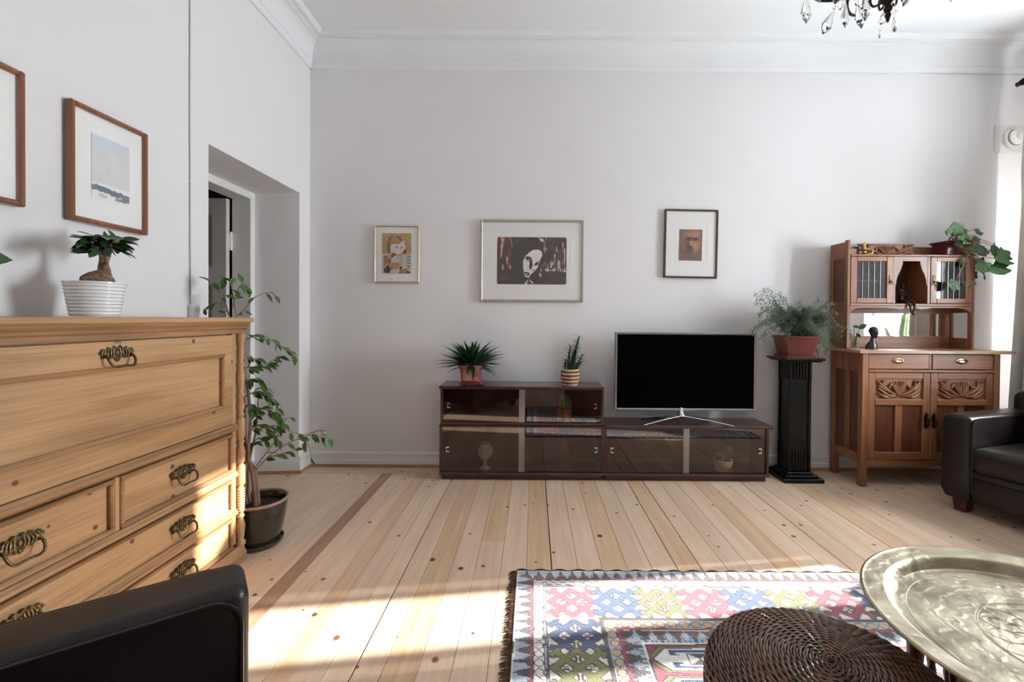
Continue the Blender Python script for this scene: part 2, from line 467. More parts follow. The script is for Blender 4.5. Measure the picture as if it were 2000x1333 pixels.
M['oldbrass'] = pm('aged_brass', rgb(108, 92, 66), .38, metal=.9, var=.45, scale=60, bump=.25, bscale=140)
M['bronze'] = pm('dark_bronze', rgb(52, 44, 36), .35, metal=.8, var=.4, scale=40)
M['ebony'] = pm('black_carved_wood', rgb(26, 22, 22), .3, var=.2, scale=20, coat=.2)
M['curtain'] = pm('linen_curtain', rgb(232, 224, 214), .9, var=.03, scale=12, bump=.15, bscale=220, sheen=.3)
M['plasticw'] = pm('white_plastic', rgb(232, 231, 228), .35)
M['vent'] = pm('cream_enamel', rgb(226, 222, 217), .4)
M['cable'] = pm('grey_cable', rgb(186, 186, 188), .5)
M['mat'] = pm('white_mount_board', rgb(243, 242, 240), .9)
M['teakf'] = wood('reddish_frame_wood', rgb(154, 98, 66), rgb(106, 62, 40), 'Z', rough=.28, coat=.3)
M['chfr'] = pm('champagne_metal', rgb(190, 180, 166), .32, metal=.75)
M['goldfr'] = pm('pale_gold_metal', rgb(188, 170, 140), .35, metal=.7)
M['umberfr'] = pm('dark_brown_metal', rgb(94, 78, 70), .4, metal=.5, var=.1, scale=30)
M['printm'] = vcol_mat('ink_print', .55)
M['rugm'] = vcol_mat('wool_rug', .95, bump=.8, bscale=240, var=.22, sheen=.4)
M['rugback'] = pm('rug_edge', rgb(60, 44, 42), .95, var=.2, scale=60)
M['fringe'] = pm('wool_fringe', rgb(96, 66, 50), .95, var=.5, scale=50)
M['wicker'] = pm('brown_wicker', rgb(104, 72, 54), .34, var=.45, scale=30, rnd=.0, coat=.35)
M['redwood'] = wood('dark_turned_wood', rgb(98, 46, 28), rgb(58, 24, 15), 'Z', rough=.28, coat=.3)
M['crystal'] = pm('crystal', (1, 1, 1, 1), .02, trans=1.0, ior=1.5)
M['clear'] = pm('clear_glass', (.97, .98, .98, 1), .02, trans=1.0, ior=1.45)
M['mirror'] = pm('mirror_glass', (.93, .94, .94, 1), .015, metal=1)
M['candle'] = pm('yellow_candle', rgb(206, 186, 84), .5, sss=.1)
M['basket1'] = pm('straw_weave', rgb(206, 182, 150), .8, var=.2, scale=40, bump=.4, bscale=90)
M['basket2'] = pm('brown_straw_weave', rgb(112, 74, 50), .8, var=.25, scale=40, bump=.4, bscale=90)
M['came'] = pm('lead_came', rgb(120, 124, 128), .35, metal=.7)
M['blocker'] = pm('blocker_fabric', rgb(226, 224, 220), .9)
def tray_mat():
    m, nt, p = newmat('engraved_brass')
    N, L = nt.nodes, nt.links
    setp(p, rough=.3, metal=.92)
    tc = N.new('ShaderNodeTexCoord')
    n1 = N.new('ShaderNodeTexNoise'); n1.inputs['Scale'].default_value = 7; n1.inputs['Detail'].default_value = 9; n1.inputs['Distortion'].default_value = 1.2
    L.new(tc.outputs['Object'], n1.inputs['Vector'])
    rp = N.new('ShaderNodeValToRGB'); L.new(n1.outputs['Fac'], rp.inputs['Fac'])
    rp.color_ramp.elements[0].position = .3; rp.color_ramp.elements[0].color = rgb(130, 118, 96)
    rp.color_ramp.elements[1].position = .72; rp.color_ramp.elements[1].color = rgb(192, 182, 158)
    L.new(rp.outputs['Color'], p.inputs['Base Color'])
    # engraved arabesques: distorted bands, plus rings round the centre
    w1 = N.new('ShaderNodeTexWave'); w1.wave_type = 'RINGS'; w1.rings_direction = 'SPHERICAL'; w1.inputs['Scale'].default_value = 9; w1.inputs['Distortion'].default_value = 9; w1.inputs['Detail'].default_value = 3; w1.inputs['Detail Scale'].default_value = 2.4
    L.new(tc.outputs['Object'], w1.inputs['Vector'])
    w2 = N.new('ShaderNodeTexVoronoi'); w2.feature = 'DISTANCE_TO_EDGE'; w2.inputs['Scale'].default_value = 26
    L.new(tc.outputs['Object'], w2.inputs['Vector'])
    st = N.new('ShaderNodeMath'); st.operation = 'GREATER_THAN'; st.inputs[1].default_value = .045; L.new(w2.outputs['Distance'], st.inputs[0])
    mu = N.new('ShaderNodeMath'); mu.operation = 'MULTIPLY'; L.new(w1.outputs['Fac'], mu.inputs[0]); L.new(st.outputs[0], mu.inputs[1])
    bu = N.new('ShaderNodeBump'); bu.inputs['Strength'].default_value = .16; bu.inputs['Distance'].default_value = .004
    L.new(mu.outputs[0], bu.inputs['Height']); L.new(bu.outputs['Normal'], p.inputs['Normal'])
    mr = N.new('ShaderNodeMapRange'); mr.inputs['To Min'].default_value = .24; mr.inputs['To Max'].default_value = .48
    L.new(n1.outputs['Fac'], mr.inputs['Value']); L.new(mr.outputs['Result'], p.inputs['Roughness'])
    return m
M['tray'] = tray_mat()

# ================================================================== THE ROOM
# ---- floor: single boards over a dark sub-floor
fl = struct('floor', MB().box(XL - .02, XR + .02, YF - .02, YB + .02, -.10, -.022), M['subfloor'])
edges = [XL, -1.69, -1.585, -1.47, -1.36, -1.255, -1.151, -1.076, -.978, -.884, -.801, -.695, -.600, -.505, -.386, -.271, -.148, -.025, .098]
while edges[-1] < XR - .13: edges.append(edges[-1] + (.116, .122, .119, .125)[len(edges) % 4])
edges[-1] = XR
plank_cache = {}
WIDE = (-.600, .098)                                     # joints that have opened up
def plank(x0, x1, y0, y1, mat):
    if any(abs(x1 - q) < 1e-4 for q in WIDE) or (x0 > .2 and int(x0 * 1000) % 5 == 0): x1 -= .0035
    key = (round(x1 - x0, 4), round(y1 - y0, 3), mat.name)
    if key not in plank_cache:
        plank_cache[key] = MB().box(0, x1 - x0 - .0016, 0, y1 - y0 - .0012, -.022, 0, .0012).mesh('floor_board', mat)
    return inst('floor_board', plank_cache[key], Matrix.Translation((x0 + .0008, y0, 0)), fl)
for i in range(len(edges) - 1):
    a, b = edges[i], edges[i + 1]
    mt = M['plank_dark'] if abs(a + 1.151) < 1e-3 else (M['plank_mid'] if i in (13, 17, 20) else M['plank'])
    cut = {9: 1.35, 15: 2.45, 23: 1.1, 27: .4, 33: 1.7, 38: 2.3}.get(i)
    if cut:
        plank(a, b, YF, cut, mt); plank(a, b, cut, 3.486, M['plank_mid'] if mt is M['plank'] and i % 2 else M['plank'])
    else:
        plank(a, b, YF, 3.486, mt)
MB().box(XL, .45, 3.487, YB, -.022, 0, .0012).build('floor_board', M['plank_x'], fl)
MB().box(.452, XR, 3.487, YB, -.022, 0, .0012).build('floor_board', M['plank_x'], fl)
nf = MB().box(-4.4, XL - .03, 2.2, 3.9, -.10, -.024)
nfo = struct('floor_doorway', nf, M['subfloor'])
for k in range(5):
    x0 = XL - .11 * (k + 1) + .0
    inst('floor_board', MB().box(0, .1085, 0, .968, -.022, 0, .0012).mesh('floor_board', M['plank']), Matrix.Translation((x0, 2.523, 0)), nfo)
MB().box(-4.4, -2.352, 2.25, 3.85, -.022, 0, .001).build('floor_board', M['plank'], nfo)

# ---- back wall, ceiling, rear wall
struct('wall_back', MB().box(XL - .36, XR + .45, YB, YB + .25, -.1, ZC + .2), M['wall'])
struct('wall_rear', MB().box(XL - .36, XR + .45, YF - .25, YF, -.1, ZC + .2), M['wall'])
struct('ceiling', MB().box(XL - .36, XR + .45, YF - .02, YB + .02, ZC, ZC + .2), M['ceil'])
# ---- left wall with a splayed doorway niche
NY0, NY1, NZ, XI = 2.52, 3.497, 2.152, -2.125
w = MB()
w.prism([(XL, YF), (XL, NY0), (XI, NY0 + .03), (XI, YF)], -.1, ZC + .1, 'XY')
w.prism([(XL, NY1), (XL, YB + .1), (XI, YB + .1), (XI, NY1 - .027)], -.1, ZC + .1, 'XY')
w.prism([(XL, NZ), (XL, ZC + .1), (XI, ZC + .1), (XI, NZ - .018)], NY0, NY1, 'XZ')
struct('wall_left', w, M['wall'])
# ---- door frame, open door and the dim hallway behind it
d1 = struct('door_1', MB().box(XI, XI - .142, 3.42, 3.50, 0, 2.14, .003).box(XI, XI - .142, 2.52, 2.60, 0, 2.14, .003).box(XI, XI - .142, 2.60, 3.42, 2.083, 2.15, .003), M['trim'], label='white wooden door frame in the deep wall opening')
leaf = MB()
LX0, LX1, LY0, LY1 = -2.27, -3.06, 3.362, 3.400
for (xa, xb) in ((LX0, LX0 - .105), (LX1, LX1 + .105), (LX0 - .345, LX0 - .445)): leaf.box(xb, xa, LY0, LY1, .01, 2.072, .002)
zs = [(.01, .20), (.84, .99), (1.44, 1.56), (1.96, 2.072)]
for (za, zb) in zs: leaf.box(LX1 + .105, LX0 - .105, LY0, LY1, za, zb, .002)
lf = leaf.build('door_leaf', M['doorp'], d1)
for (za, zb) in ((.20, .84), (.99, 1.44), (1.56, 1.96)):
    for (xa, xb) in ((LX0 - .105, LX0 - .345), (LX0 - .445, LX1 + .105)):
        MB().box(xb, xa, LY0 + .014, LY1 - .010, za, zb).build('door_panel', M['doorp'], lf)
        MB().frame(xb, xa, za, zb, .012, LY0 + .004, LY0 + .016, .003).build('panel_moulding', M['trim'], lf)
for hz in (.32, 1.76):
    MB().lathe([(.006, -.066), (.009, -.064), (.0095, -.002), (.011, -.001), (.011, .001), (.0095, .002), (.009, .064), (.006, .072), (.0, .078)], (-2.268, 3.413, hz), 12).box(-2.30, -2.268, 3.401, 3.404, hz - .055, hz + .055).build('door_hinge', M['plasticw'], d1, 40)
h = MB()
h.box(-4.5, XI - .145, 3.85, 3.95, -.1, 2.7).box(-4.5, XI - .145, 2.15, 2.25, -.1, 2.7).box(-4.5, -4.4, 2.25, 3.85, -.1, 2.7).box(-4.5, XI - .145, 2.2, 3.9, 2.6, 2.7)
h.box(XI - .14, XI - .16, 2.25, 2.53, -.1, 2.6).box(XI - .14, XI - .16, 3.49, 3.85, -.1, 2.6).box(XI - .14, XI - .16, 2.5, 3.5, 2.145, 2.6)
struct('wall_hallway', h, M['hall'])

# ---- right wall with its window (its light and its mirror image reach the picture)
TH = .45
w = MB()
ys = [YF] + [v for a in sorted(WINS) for v in a[:2]] + [YB]
for i in range(0, len(ys), 2): w.box(XR, XR + TH, ys[i], ys[i + 1], -.1, ZC + .1)
for (a, b, z0, z1) in WINS:
    w.box(XR, XR + TH, a, b, -.1, z0); w.box(XR, XR + TH, a, b, z1, ZC + .1)
struct('wall_right', w, M['wall'])
XG = XR + .30
for n, (a, b, z0, z1) in enumerate(WINS):
    f = MB()
    f.box(XG - .04, XG + .04, a, a + .05, z0, z1).box(XG - .04, XG + .04, b - .05, b, z0, z1)
    f.box(XG - .04, XG + .04, a, b, z0, z0 + .05).box(XG - .04, XG + .04, a, b, z1 - .05, z1)
    f.box(XG - .04, XG + .04, a + .05, b - .05, 2.24, 2.31)
    win = struct('window_%d' % (n + 1), f, M['trim'])
    pitch = .47
    for k in range(3):
        y0, y1 = a + .005 + pitch * k, a + .005 + pitch * (k + 1) - .01
        for (za, zb) in ((z0 + .05, 2.24), (2.31, z1 - .05)):
            s = MB()
            we = .075 + (.05 if k == 0 else 0)
            s.box(XG - .03, XG + .02, y0, y0 + .075, za, zb, .003).box(XG - .03, XG + .02, y1 - we, y1, za, zb, .003)
            s.box(XG - .03, XG + .02, y0 + .075, y1 - .075, za, za + .06, .003).box(XG - .03, XG + .02, y0 + .075, y1 - .075, zb - .04, zb, .003)
            sash = s.build('sash', M['trim'], win)
            MB().box(XG - .008, XG - .004, y0 + .07, y1 - .07, za + .05, zb - .03).build('pane', M['pane'], sash)
    MB().box(XR - .05, XG - .04, a - .04, b + .04, z0 - .035, z0, .006).build('window_sill', M['trim'], win)

# ---- baseboards
prof = [(0, .022), (.020, .022), (.020, .052), (.017, .056), (.014, .060), (.013, .092), (.017, .096), (.017, .108), (.012, .114), (.006, .120), (0, .121)]
def run_y(mb, pr, wall, sgn, x0, x1): mb.prism([(wall + sgn * d, z) for d, z in pr], x0, x1, 'YZ')
def run_x(mb, pr, wall, sgn, y0, y1): mb.prism([(wall + sgn * d, z) for d, z in pr], y0, y1, 'XZ')
strip = [(0, 0), (.030, 0), (.030, .006), (.026, .016), (.018, .022), (0, .022)]
b1 = MB(); run_y(b1, prof, YB, -1, XL, XR); struct('baseboard_back', b1, M['trim'])
b1 = MB(); run_x(b1, prof, XL, 1, NY1, YB); run_x(b1, prof, XL, 1, YF, NY0)
nj = MB()
b1.prism([(XL + .020, NY1 - .02), (XL + .02, NY1), (XI, NY1 - .027), (XI, NY1 - .047)], .022, .10, 'XY')
struct('baseboard_left', b1, M['trim'])
b1 = MB(); run_x(b1, prof, XR, -1, YF, YB); struct('baseboard_right', b1, M['trim'])
b1 = MB(); run_y(b1, prof, YF, 1, XL, XR); struct('baseboard_rear', b1, M['trim'])
b1 = MB(); run_y(b1, strip, YB, -1, XL, XR); struct('trim_1', b1, M['quarter'], label='narrow brown wooden strip under the white back baseboard')
b1 = MB(); run_x(b1, strip, XL, 1, NY1 - .02, YB)
b1.prism([(XL + .030, NY1 - .032), (XL + .03, NY1), (XI, NY1 - .027), (XI, NY1 - .058)], 0, .02, 'XY')
struct('trim_2', b1, M['quarter'], label='narrow brown wooden strip at the foot of the doorway')

# ---- plaster cornice round the ceiling
cor = [(0, 3.185), (.012, 3.185), (.018, 3.192), (.022, 3.205), (.022, 3.228), (.030, 3.234), (.030, 3.243)]
cor += [(.030 + .075 * (1 - math.cos(t)), 3.243 + .118 * math.sin(t)) for t in [PI / 2 * k / 9 for k in range(1, 10)]]
cor += [(.112, 3.362), (.112, 3.372), (.150, 3.374), (.156, 3.384), (.166, 3.390), (.172, 3.400), (0, 3.400)]
def cornice(n, fn):
    mb = MB(); fn(mb); struct('trim_%d' % n, mb, M['ceil'], 35, 'white plaster ceiling cornice')
cornice(3, lambda m: run_y(m, cor, YB, -1, XL, XR))
cornice(4, lambda m: run_x(m, cor, XL, 1, YF, YB))
cornice(5, lambda m: run_x(m, cor, XR, -1, YF, YB))
cornice(6, lambda m: run_y(m, cor, YF, 1, XL, XR))

# ================================================================== PINE CHEST (left wall)
CX, CY0, CY1, CZ = -1.43, 0.905, 2.225, 1.195          # front face, ends, top
chest = thing('chest_of_drawers', 'large waxed pine chest with a fall-front flap above carved-handle drawers', 'chest', (-1.62, 1.56, 0))
MB().box(XL + .012, CX + .040, CY0 - .045, CY1 + .045, CZ - .022, CZ, .005).build('top_board', M['pine'], chest)
mb = MB()
pr = [(CX - .03, 1.118), (CX + .004, 1.118), (CX + .004, 1.136), (CX + .012, 1.142), (CX + .014, 1.152), (CX + .026, 1.163), (CX + .030, CZ - .022), (CX - .03, CZ - .022)]
mb.prism(pr, CY0 - .03, CY1 + .03, 'XZ')
mb.build('cornice_moulding', M['pine_edge'], chest)
mb = MB()
mb.box(XL + .015, CX - .022, CY0, CY0 + .03, .03, 1.118).box(XL + .015, CX - .022, CY1 - .03, CY1, .03, 1.118)
mb.box(XL + .015, XL + .03, CY0 + .03, CY1 - .03, .03, 1.118)
mb.box(XL + .03, CX - .030, CY0 + .03, CY1 - .03, .60, .62).box(XL + .03, CX - .03, CY0 + .03, CY1 - .03, 1.095, 1.118).box(XL + .03, CX - .03, CY0 + .03, CY1 - .03, .09, .11)
mb.build('carcass', M['pine_z'], chest)
for (ya, yb) in ((CY0, CY0 + .035), (CY1 - .062, CY1 - .032)):
    MB().box(CX - .022, CX - .002, ya, yb, .10, 1.118, .002).build('stile', M['pine_z'], chest)
FY0, FY1 = CY0 + .036, CY1 - .063                        # width between the stiles
FM = (CY0 + CY1) / 2 - .005
def rail(z0, z1, name='rail', d=.010):
    mb = MB()
    h = z1 - z0
    mb.prism([(CX - .025, z0), (CX - .004, z0), (CX + d * .6, z0 + h * .2), (CX + d, z0 + h * .35), (CX + d, z0 + h * .6), (CX + d * .5, z0 + h * .75), (CX + d * .3, z1), (CX - .025, z1)], CY0 + .002, CY1 - .032, 'XZ')
    return mb.build(name, M['pine_edge'], chest)
rail(.645, .685); rail(.420, .455); rail(.235, .268)
def handle(y, z, s, parent, key=False):
    """cast backplate with lobes and a swinging bail"""
    pl = []
    lob = [(0, .022), (.012, .030), (.022, .020), (.034, .026), (.044, .014), (.056, .020), (.068, .006), (.058, -.004), (.060, -.014), (.044, -.012), (.030, -.018), (.016, -.012), (.008, -.024), (0, -.028)]
    pts = [(a * s, b * s) for a, b in lob] + [(-a * s, b * s) for a, b in lob[-2:0:-1]]
    mb = MB().prism([(y + a, z + b) for a, b in pts], CX - .004, CX + .004, 'YZ')
    for a, b, r in ((.046, .002, .009), (-.046, .002, .009), (0, .004, .010), (.022, .006, .006), (-.022, .006, .006), (.06, .006, .005), (-.06, .006, .005), (0, -.018, .006)):
        mb.ball((CX + .004, y + a * s, z + b * s), r * s * .7, r * s, r * s, 10, 6)
    for k in range(10):
        a = (-1) ** k * (.010 + .005 * k); mb.tube([(CX + .004, y + a * s, z - .010 * s), (CX + .007, y + a * s * 1.08, z + .004 * s), (CX + .004, y + a * s * .9, z + .018 * s)], .0025 * s, 5)
    hd = mb.build('handle', M['oldbrass'], parent, 50)
    ring = [(.046, .0, .008), (.050, -.014, .020), (.044, -.034, .028), (.030, -.042, .030), (0, -.040, .031)]
    pts = [(CX + x * s, y + a * s, z + b * s) for a, b, x in ring] + [(CX + x * s, y - a * s, z + b * s) for a, b, x in ring[-2::-1]]
    MB().tube(spline(pts, 24), .0042 * s, 7).build('bail', M['oldbrass'], hd, 60)
    return hd
def front(name, y0, y1, z0, z1, fr, hs, dep=.010, mw=.016):
    """a drawer or flap front: sunk panel inside a raised moulded frame"""
    p = MB().box(CX - .020, CX - .008, y0, y1, z0, z1).build(name, M['pine'], chest)
    if fr:
        f = MB()
        f.box(CX - .008, CX + .002, y0, y1, z1 - fr[1], z1, .001).box(CX - .008, CX + .002, y0, y1, z0, z0 + fr[1], .001)
        f.box(CX - .008, CX + .002, y0, y0 + fr[0], z0 + fr[1], z1 - fr[1], .001).box(CX - .008, CX + .002, y1 - fr[0], y1, z0 + fr[1], z1 - fr[1], .001)
        f.build('panel_frame', M['pine'], p)
        a0, a1, c0, c1 = y0 + fr[0], y1 - fr[0], z0 + fr[1], z1 - fr[1]
    else:
        a0, a1, c0, c1 = y0, y1, z0, z1
    def mould(za, zb, ya, yb, hor):
        m = MB()
        if hor: m.prism([(CX - .008, za), (CX - .008, zb), (CX + .004, zb), (CX + dep, zb - mw * .3), (CX + dep - .002, zb - mw * .55), (CX + .001, za)] if hor == 1 else
                        [(CX - .008, zb), (CX - .008, za), (CX + .004, za), (CX + dep, za + mw * .3), (CX + dep - .002, za + mw * .55), (CX + .001, zb)], ya, yb, 'XZ')
        else: m.box(CX - .008, CX + dep - .002, ya, yb, za, zb, .004)
        m.build('moulding', M['pine_edge'], p)
    mould(c1 - mw, c1, a0, a1, 1); mould(c0, c0 + mw, a0, a1, 2)
    mould(c0 + mw, c1 - mw, a0, a0 + mw, 0); mould(c0 + mw, c1 - mw, a1 - mw, a1, 0)
    for (hy, hz, s) in hs: handle(hy, hz, s, p)
    return p
flap = front('fall_flap', FY0, FY1, .688, 1.112, (.062, .086), [])
handle(onX(227, 680, CX).y, 1.069, 1.0, flap)
MB().box(CX + .001, CX + .006, FM - .014, FM + .014, 1.106, 1.112).build('lock_plate', M['chrome'], flap)
front('small_drawer', FM + .011, FY1, .458, .641, None, [(onX(358, 910, CX).y, .560, .98)])
front('small_drawer', FY0, FM - .011, .458, .641, None, [(2 * FM - onX(358, 910, CX).y, .560, .98)])
MB().box(CX - .02, CX + .003, FM - .0105, FM + .0105, .457, .643, .003).build('divider', M['pine_z'], chest)
hy = onX(358, 1026, CX).y
front('wide_drawer', FY0, FY1, .270, .418, None, [(hy, .345, .95), (2 * FM - hy, .345, .95)], mw=.014)
front('wide_drawer', FY0, FY1, .088, .232, None, [(hy, .160, .95), (2 * FM - hy, .160, .95)], mw=.014)
MB().prism([(XL + .02, .0), (CX + .022, .0), (CX + .022, .045), (CX + .012, .06), (CX + .008, .085), (XL + .02, .085)], CY0 - .015, CY1 + .012, 'XZ').build('plinth', M['pine_edge'], chest)
col = [(.022, .086), (.024, .10), (.015, .11), (.019, .14), (.022, .18), (.013, .215), (.020, .225), (.013, .24)]
col += [(r, .25 + .013 * k + dz) for k in range(9) for r, dz in ((.017, 0), (.021, .004), (.017, .009))]
col += [(.013, .372), (.021, .385), (.021, .47), (.013, .482), (.020, .495), (.022, .54), (.013, .575), (.020, .590), (.012, .60), (.021, .615), (.021, .70), (.013, .712), (.020, .722), (.012, .735), (.019, .76), (.013, .80), (.022, .815), (.013, .83), (.016, .86), (.020, .91), (.013, .95), (.018, .965), (.012, .98), (.016, 1.03), (.012, 1.07), (.020, 1.085), (.020, 1.117)]
for yy in (CY0 + .016, CY1 - .010):
    MB().lathe(col, (CX + .004, yy, 0), 18).build('turned_column', M['pine_z'], chest, 50)

# ================================================================== framed pictures
def srgb_img(h, w, c): return np.ones((h, w, 3)) * (np.array(c) / 255.)
def vnoise(h, w, cells, seed=0, oct=4):
    r = np.random.default_rng(seed); out = np.zeros((h, w)); amp = 1.; tot = 0
    cy, cx = cells
    for o in range(oct):
        gy, gx = max(2, int(cy * 2 ** o) + 2), max(2, int(cx * 2 ** o) + 2)
        g = r.random((gy, gx))
        yy = np.linspace(0, gy - 1.001, h); xx = np.linspace(0, gx - 1.001, w)
        y0 = yy.astype(int); x0 = xx.astype(int); fy = (yy - y0)[:, None]; fx = (xx - x0)[None]
        fy = fy * fy * (3 - 2 * fy); fx = fx * fx * (3 - 2 * fx)
        a = g[y0][:, x0] * (1 - fx) + g[y0][:, x0 + 1] * fx; b = g[y0 + 1][:, x0] * (1 - fx) + g[y0 + 1][:, x0 + 1] * fx
        out += amp * (a * (1 - fy) + b * fy); tot += amp; amp *= .5
    return out / tot
def inpoly(U, V, pts):
    ins = np.zeros(U.shape, bool); n = len(pts)
    for i in range(n):
        x1, y1 = pts[i]; x2, y2 = pts[(i + 1) % n]
        if y1 == y2: continue
        c = ((V < y1) != (V < y2)) & (U < (x2 - x1) * (V - y1) / (y2 - y1) + x1)
        ins ^= c
    return ins
def uv(h, w):
    V, U = np.meshgrid((np.arange(h) + .5) / h, (np.arange(w) + .5) / w, indexing='ij'); return U, V
def paint(name, img, o, u, v, parent, mat, world=True):
    """grid of points coloured by a drawn picture; o is the top-left corner, u runs right, v runs down"""
    h, w = img.shape[:2]
    o, u, v = np.array(o, float), np.array(u, float), np.array(v, float)
    if world and parent is not None: o = o - np.array(ORG.get(parent, Vector()))
    s = np.linspace(0, 1, w); t = np.linspace(0, 1, h)
    P = o + t[:, None, None] * v + s[None, :, None] * u
    idx = np.arange(h * w).reshape(h, w)
    q = np.stack([idx[:-1, :-1], idx[1:, :-1], idx[1:, 1:], idx[:-1, 1:]], -1).reshape(-1, 4)
    me = bpy.data.meshes.new(name)
    me.vertices.add(h * w); me.vertices.foreach_set('co', P.reshape(-1).astype(np.float32))
    me.loops.add(q.size); me.loops.foreach_set('vertex_index', q.reshape(-1).astype(np.int32))
    me.polygons.add(len(q)); me.polygons.foreach_set('loop_start', np.arange(0, q.size, 4, dtype=np.int32))
    me.update(calc_edges=True)
    c = np.clip(img, 0, 1); c = np.where(c <= .04045, c / 12.92, ((c + .055) / 1.055) ** 2.4)
    ca = me.color_attributes.new('print', 'FLOAT_COLOR', 'POINT')
    ca.data.foreach_set('color', np.concatenate([c, np.ones((h, w, 1))], 2).reshape(-1).astype(np.float32))
    me.materials.append(mat)
    ob = bpy.data.objects.new(name, me); COL.objects.link(ob)
    if parent is not None: ob.parent = parent; ORG[ob] = ORG.get(parent, Vector())
    return ob
def art_seated():
    h, w = 150, 108; U, V = uv(h, w)
    n = vnoise(h, w, (6, 5), 1); n2 = vnoise(h, w, (22, 16), 2)
    U = U + (vnoise(h, w, (10, 10), 7) - .5) * .05; V = V + (vnoise(h, w, (10, 10), 8) - .5) * .04
    im = srgb_img(h, w, (186, 146, 84)) * (0.82 + .36 * n)[..., None]
    q = lambda L: [((x - 265) / 560, (y - 255) / 790) for x, y in L]
    def fill(L, c, nz=.12):
        m = inpoly(U, V, q(L)); im[m] = np.array(c) / 255. * (1 - nz / 2 + nz * n2[m])[:, None]
    fill([(280, 660), (400, 640), (420, 720), (520, 760), (600, 700), (700, 680), (820, 640), (825, 1045), (265, 1045)], (206, 196, 180))
    fill([(360, 520), (365, 430), (400, 350), (450, 310), (490, 305), (440, 380), (425, 470), (415, 600), (400, 690), (375, 600)], (104, 96, 78))
    fill([(430, 480), (520, 450), (600, 470), (640, 400), (690, 400), (710, 500), (690, 600), (600, 650), (570, 700), (500, 760), (430, 690)], (226, 208, 198))
    fill([(450, 340), (540, 310), (630, 390), (590, 470), (440, 480)], (178, 132, 66))
    fill([(530, 300), (600, 330), (650, 390), (630, 410), (580, 350)], (70, 60, 54))
    fill([(520, 520), (560, 515), (555, 545), (525, 545)], (92, 80, 80))
    fill([(615, 520), (660, 505), (665, 530), (620, 580)], (120, 116, 126))
    fill([(450, 650), (500, 630), (565, 680), (490, 715), (430, 725)], (150, 76, 50))
    fill([(680, 570), (725, 590), (720, 650), (670, 650)], (88, 48, 40))
    fill([(300, 700), (380, 670), (400, 800), (350, 880), (300, 900)], (164, 116, 62))
    fill([(400, 740), (430, 740), (420, 880), (385, 850)], (80, 72, 62))
    fill([(440, 840), (560, 820), (610, 860), (560, 950), (430, 960)], (186, 128, 76))
    fill([(300, 940), (400, 860), (440, 950), (410, 1030), (300, 1030)], (66, 58, 70))
    fill([(560, 1040), (620, 960), (740, 940), (800, 1040)], (170, 122, 56))
    fill([(700, 1035), (770, 985), (815, 1035)], (96, 62, 42))
    fill([(590, 920), (640, 890), (660, 930), (600, 970)], (60, 50, 46))
    for k in range(6):
        y = 690 + 46 * k
        fill([(730, y), (800, y + 6), (796, y + 26), (725, y + 12)], (84, 66, 58))
    for k in range(7):
        y = 690 + 30 * k; fill([(590, y), (660, y - 14), (664, y - 6), (594, y + 10)], (150, 152, 152))
    return im
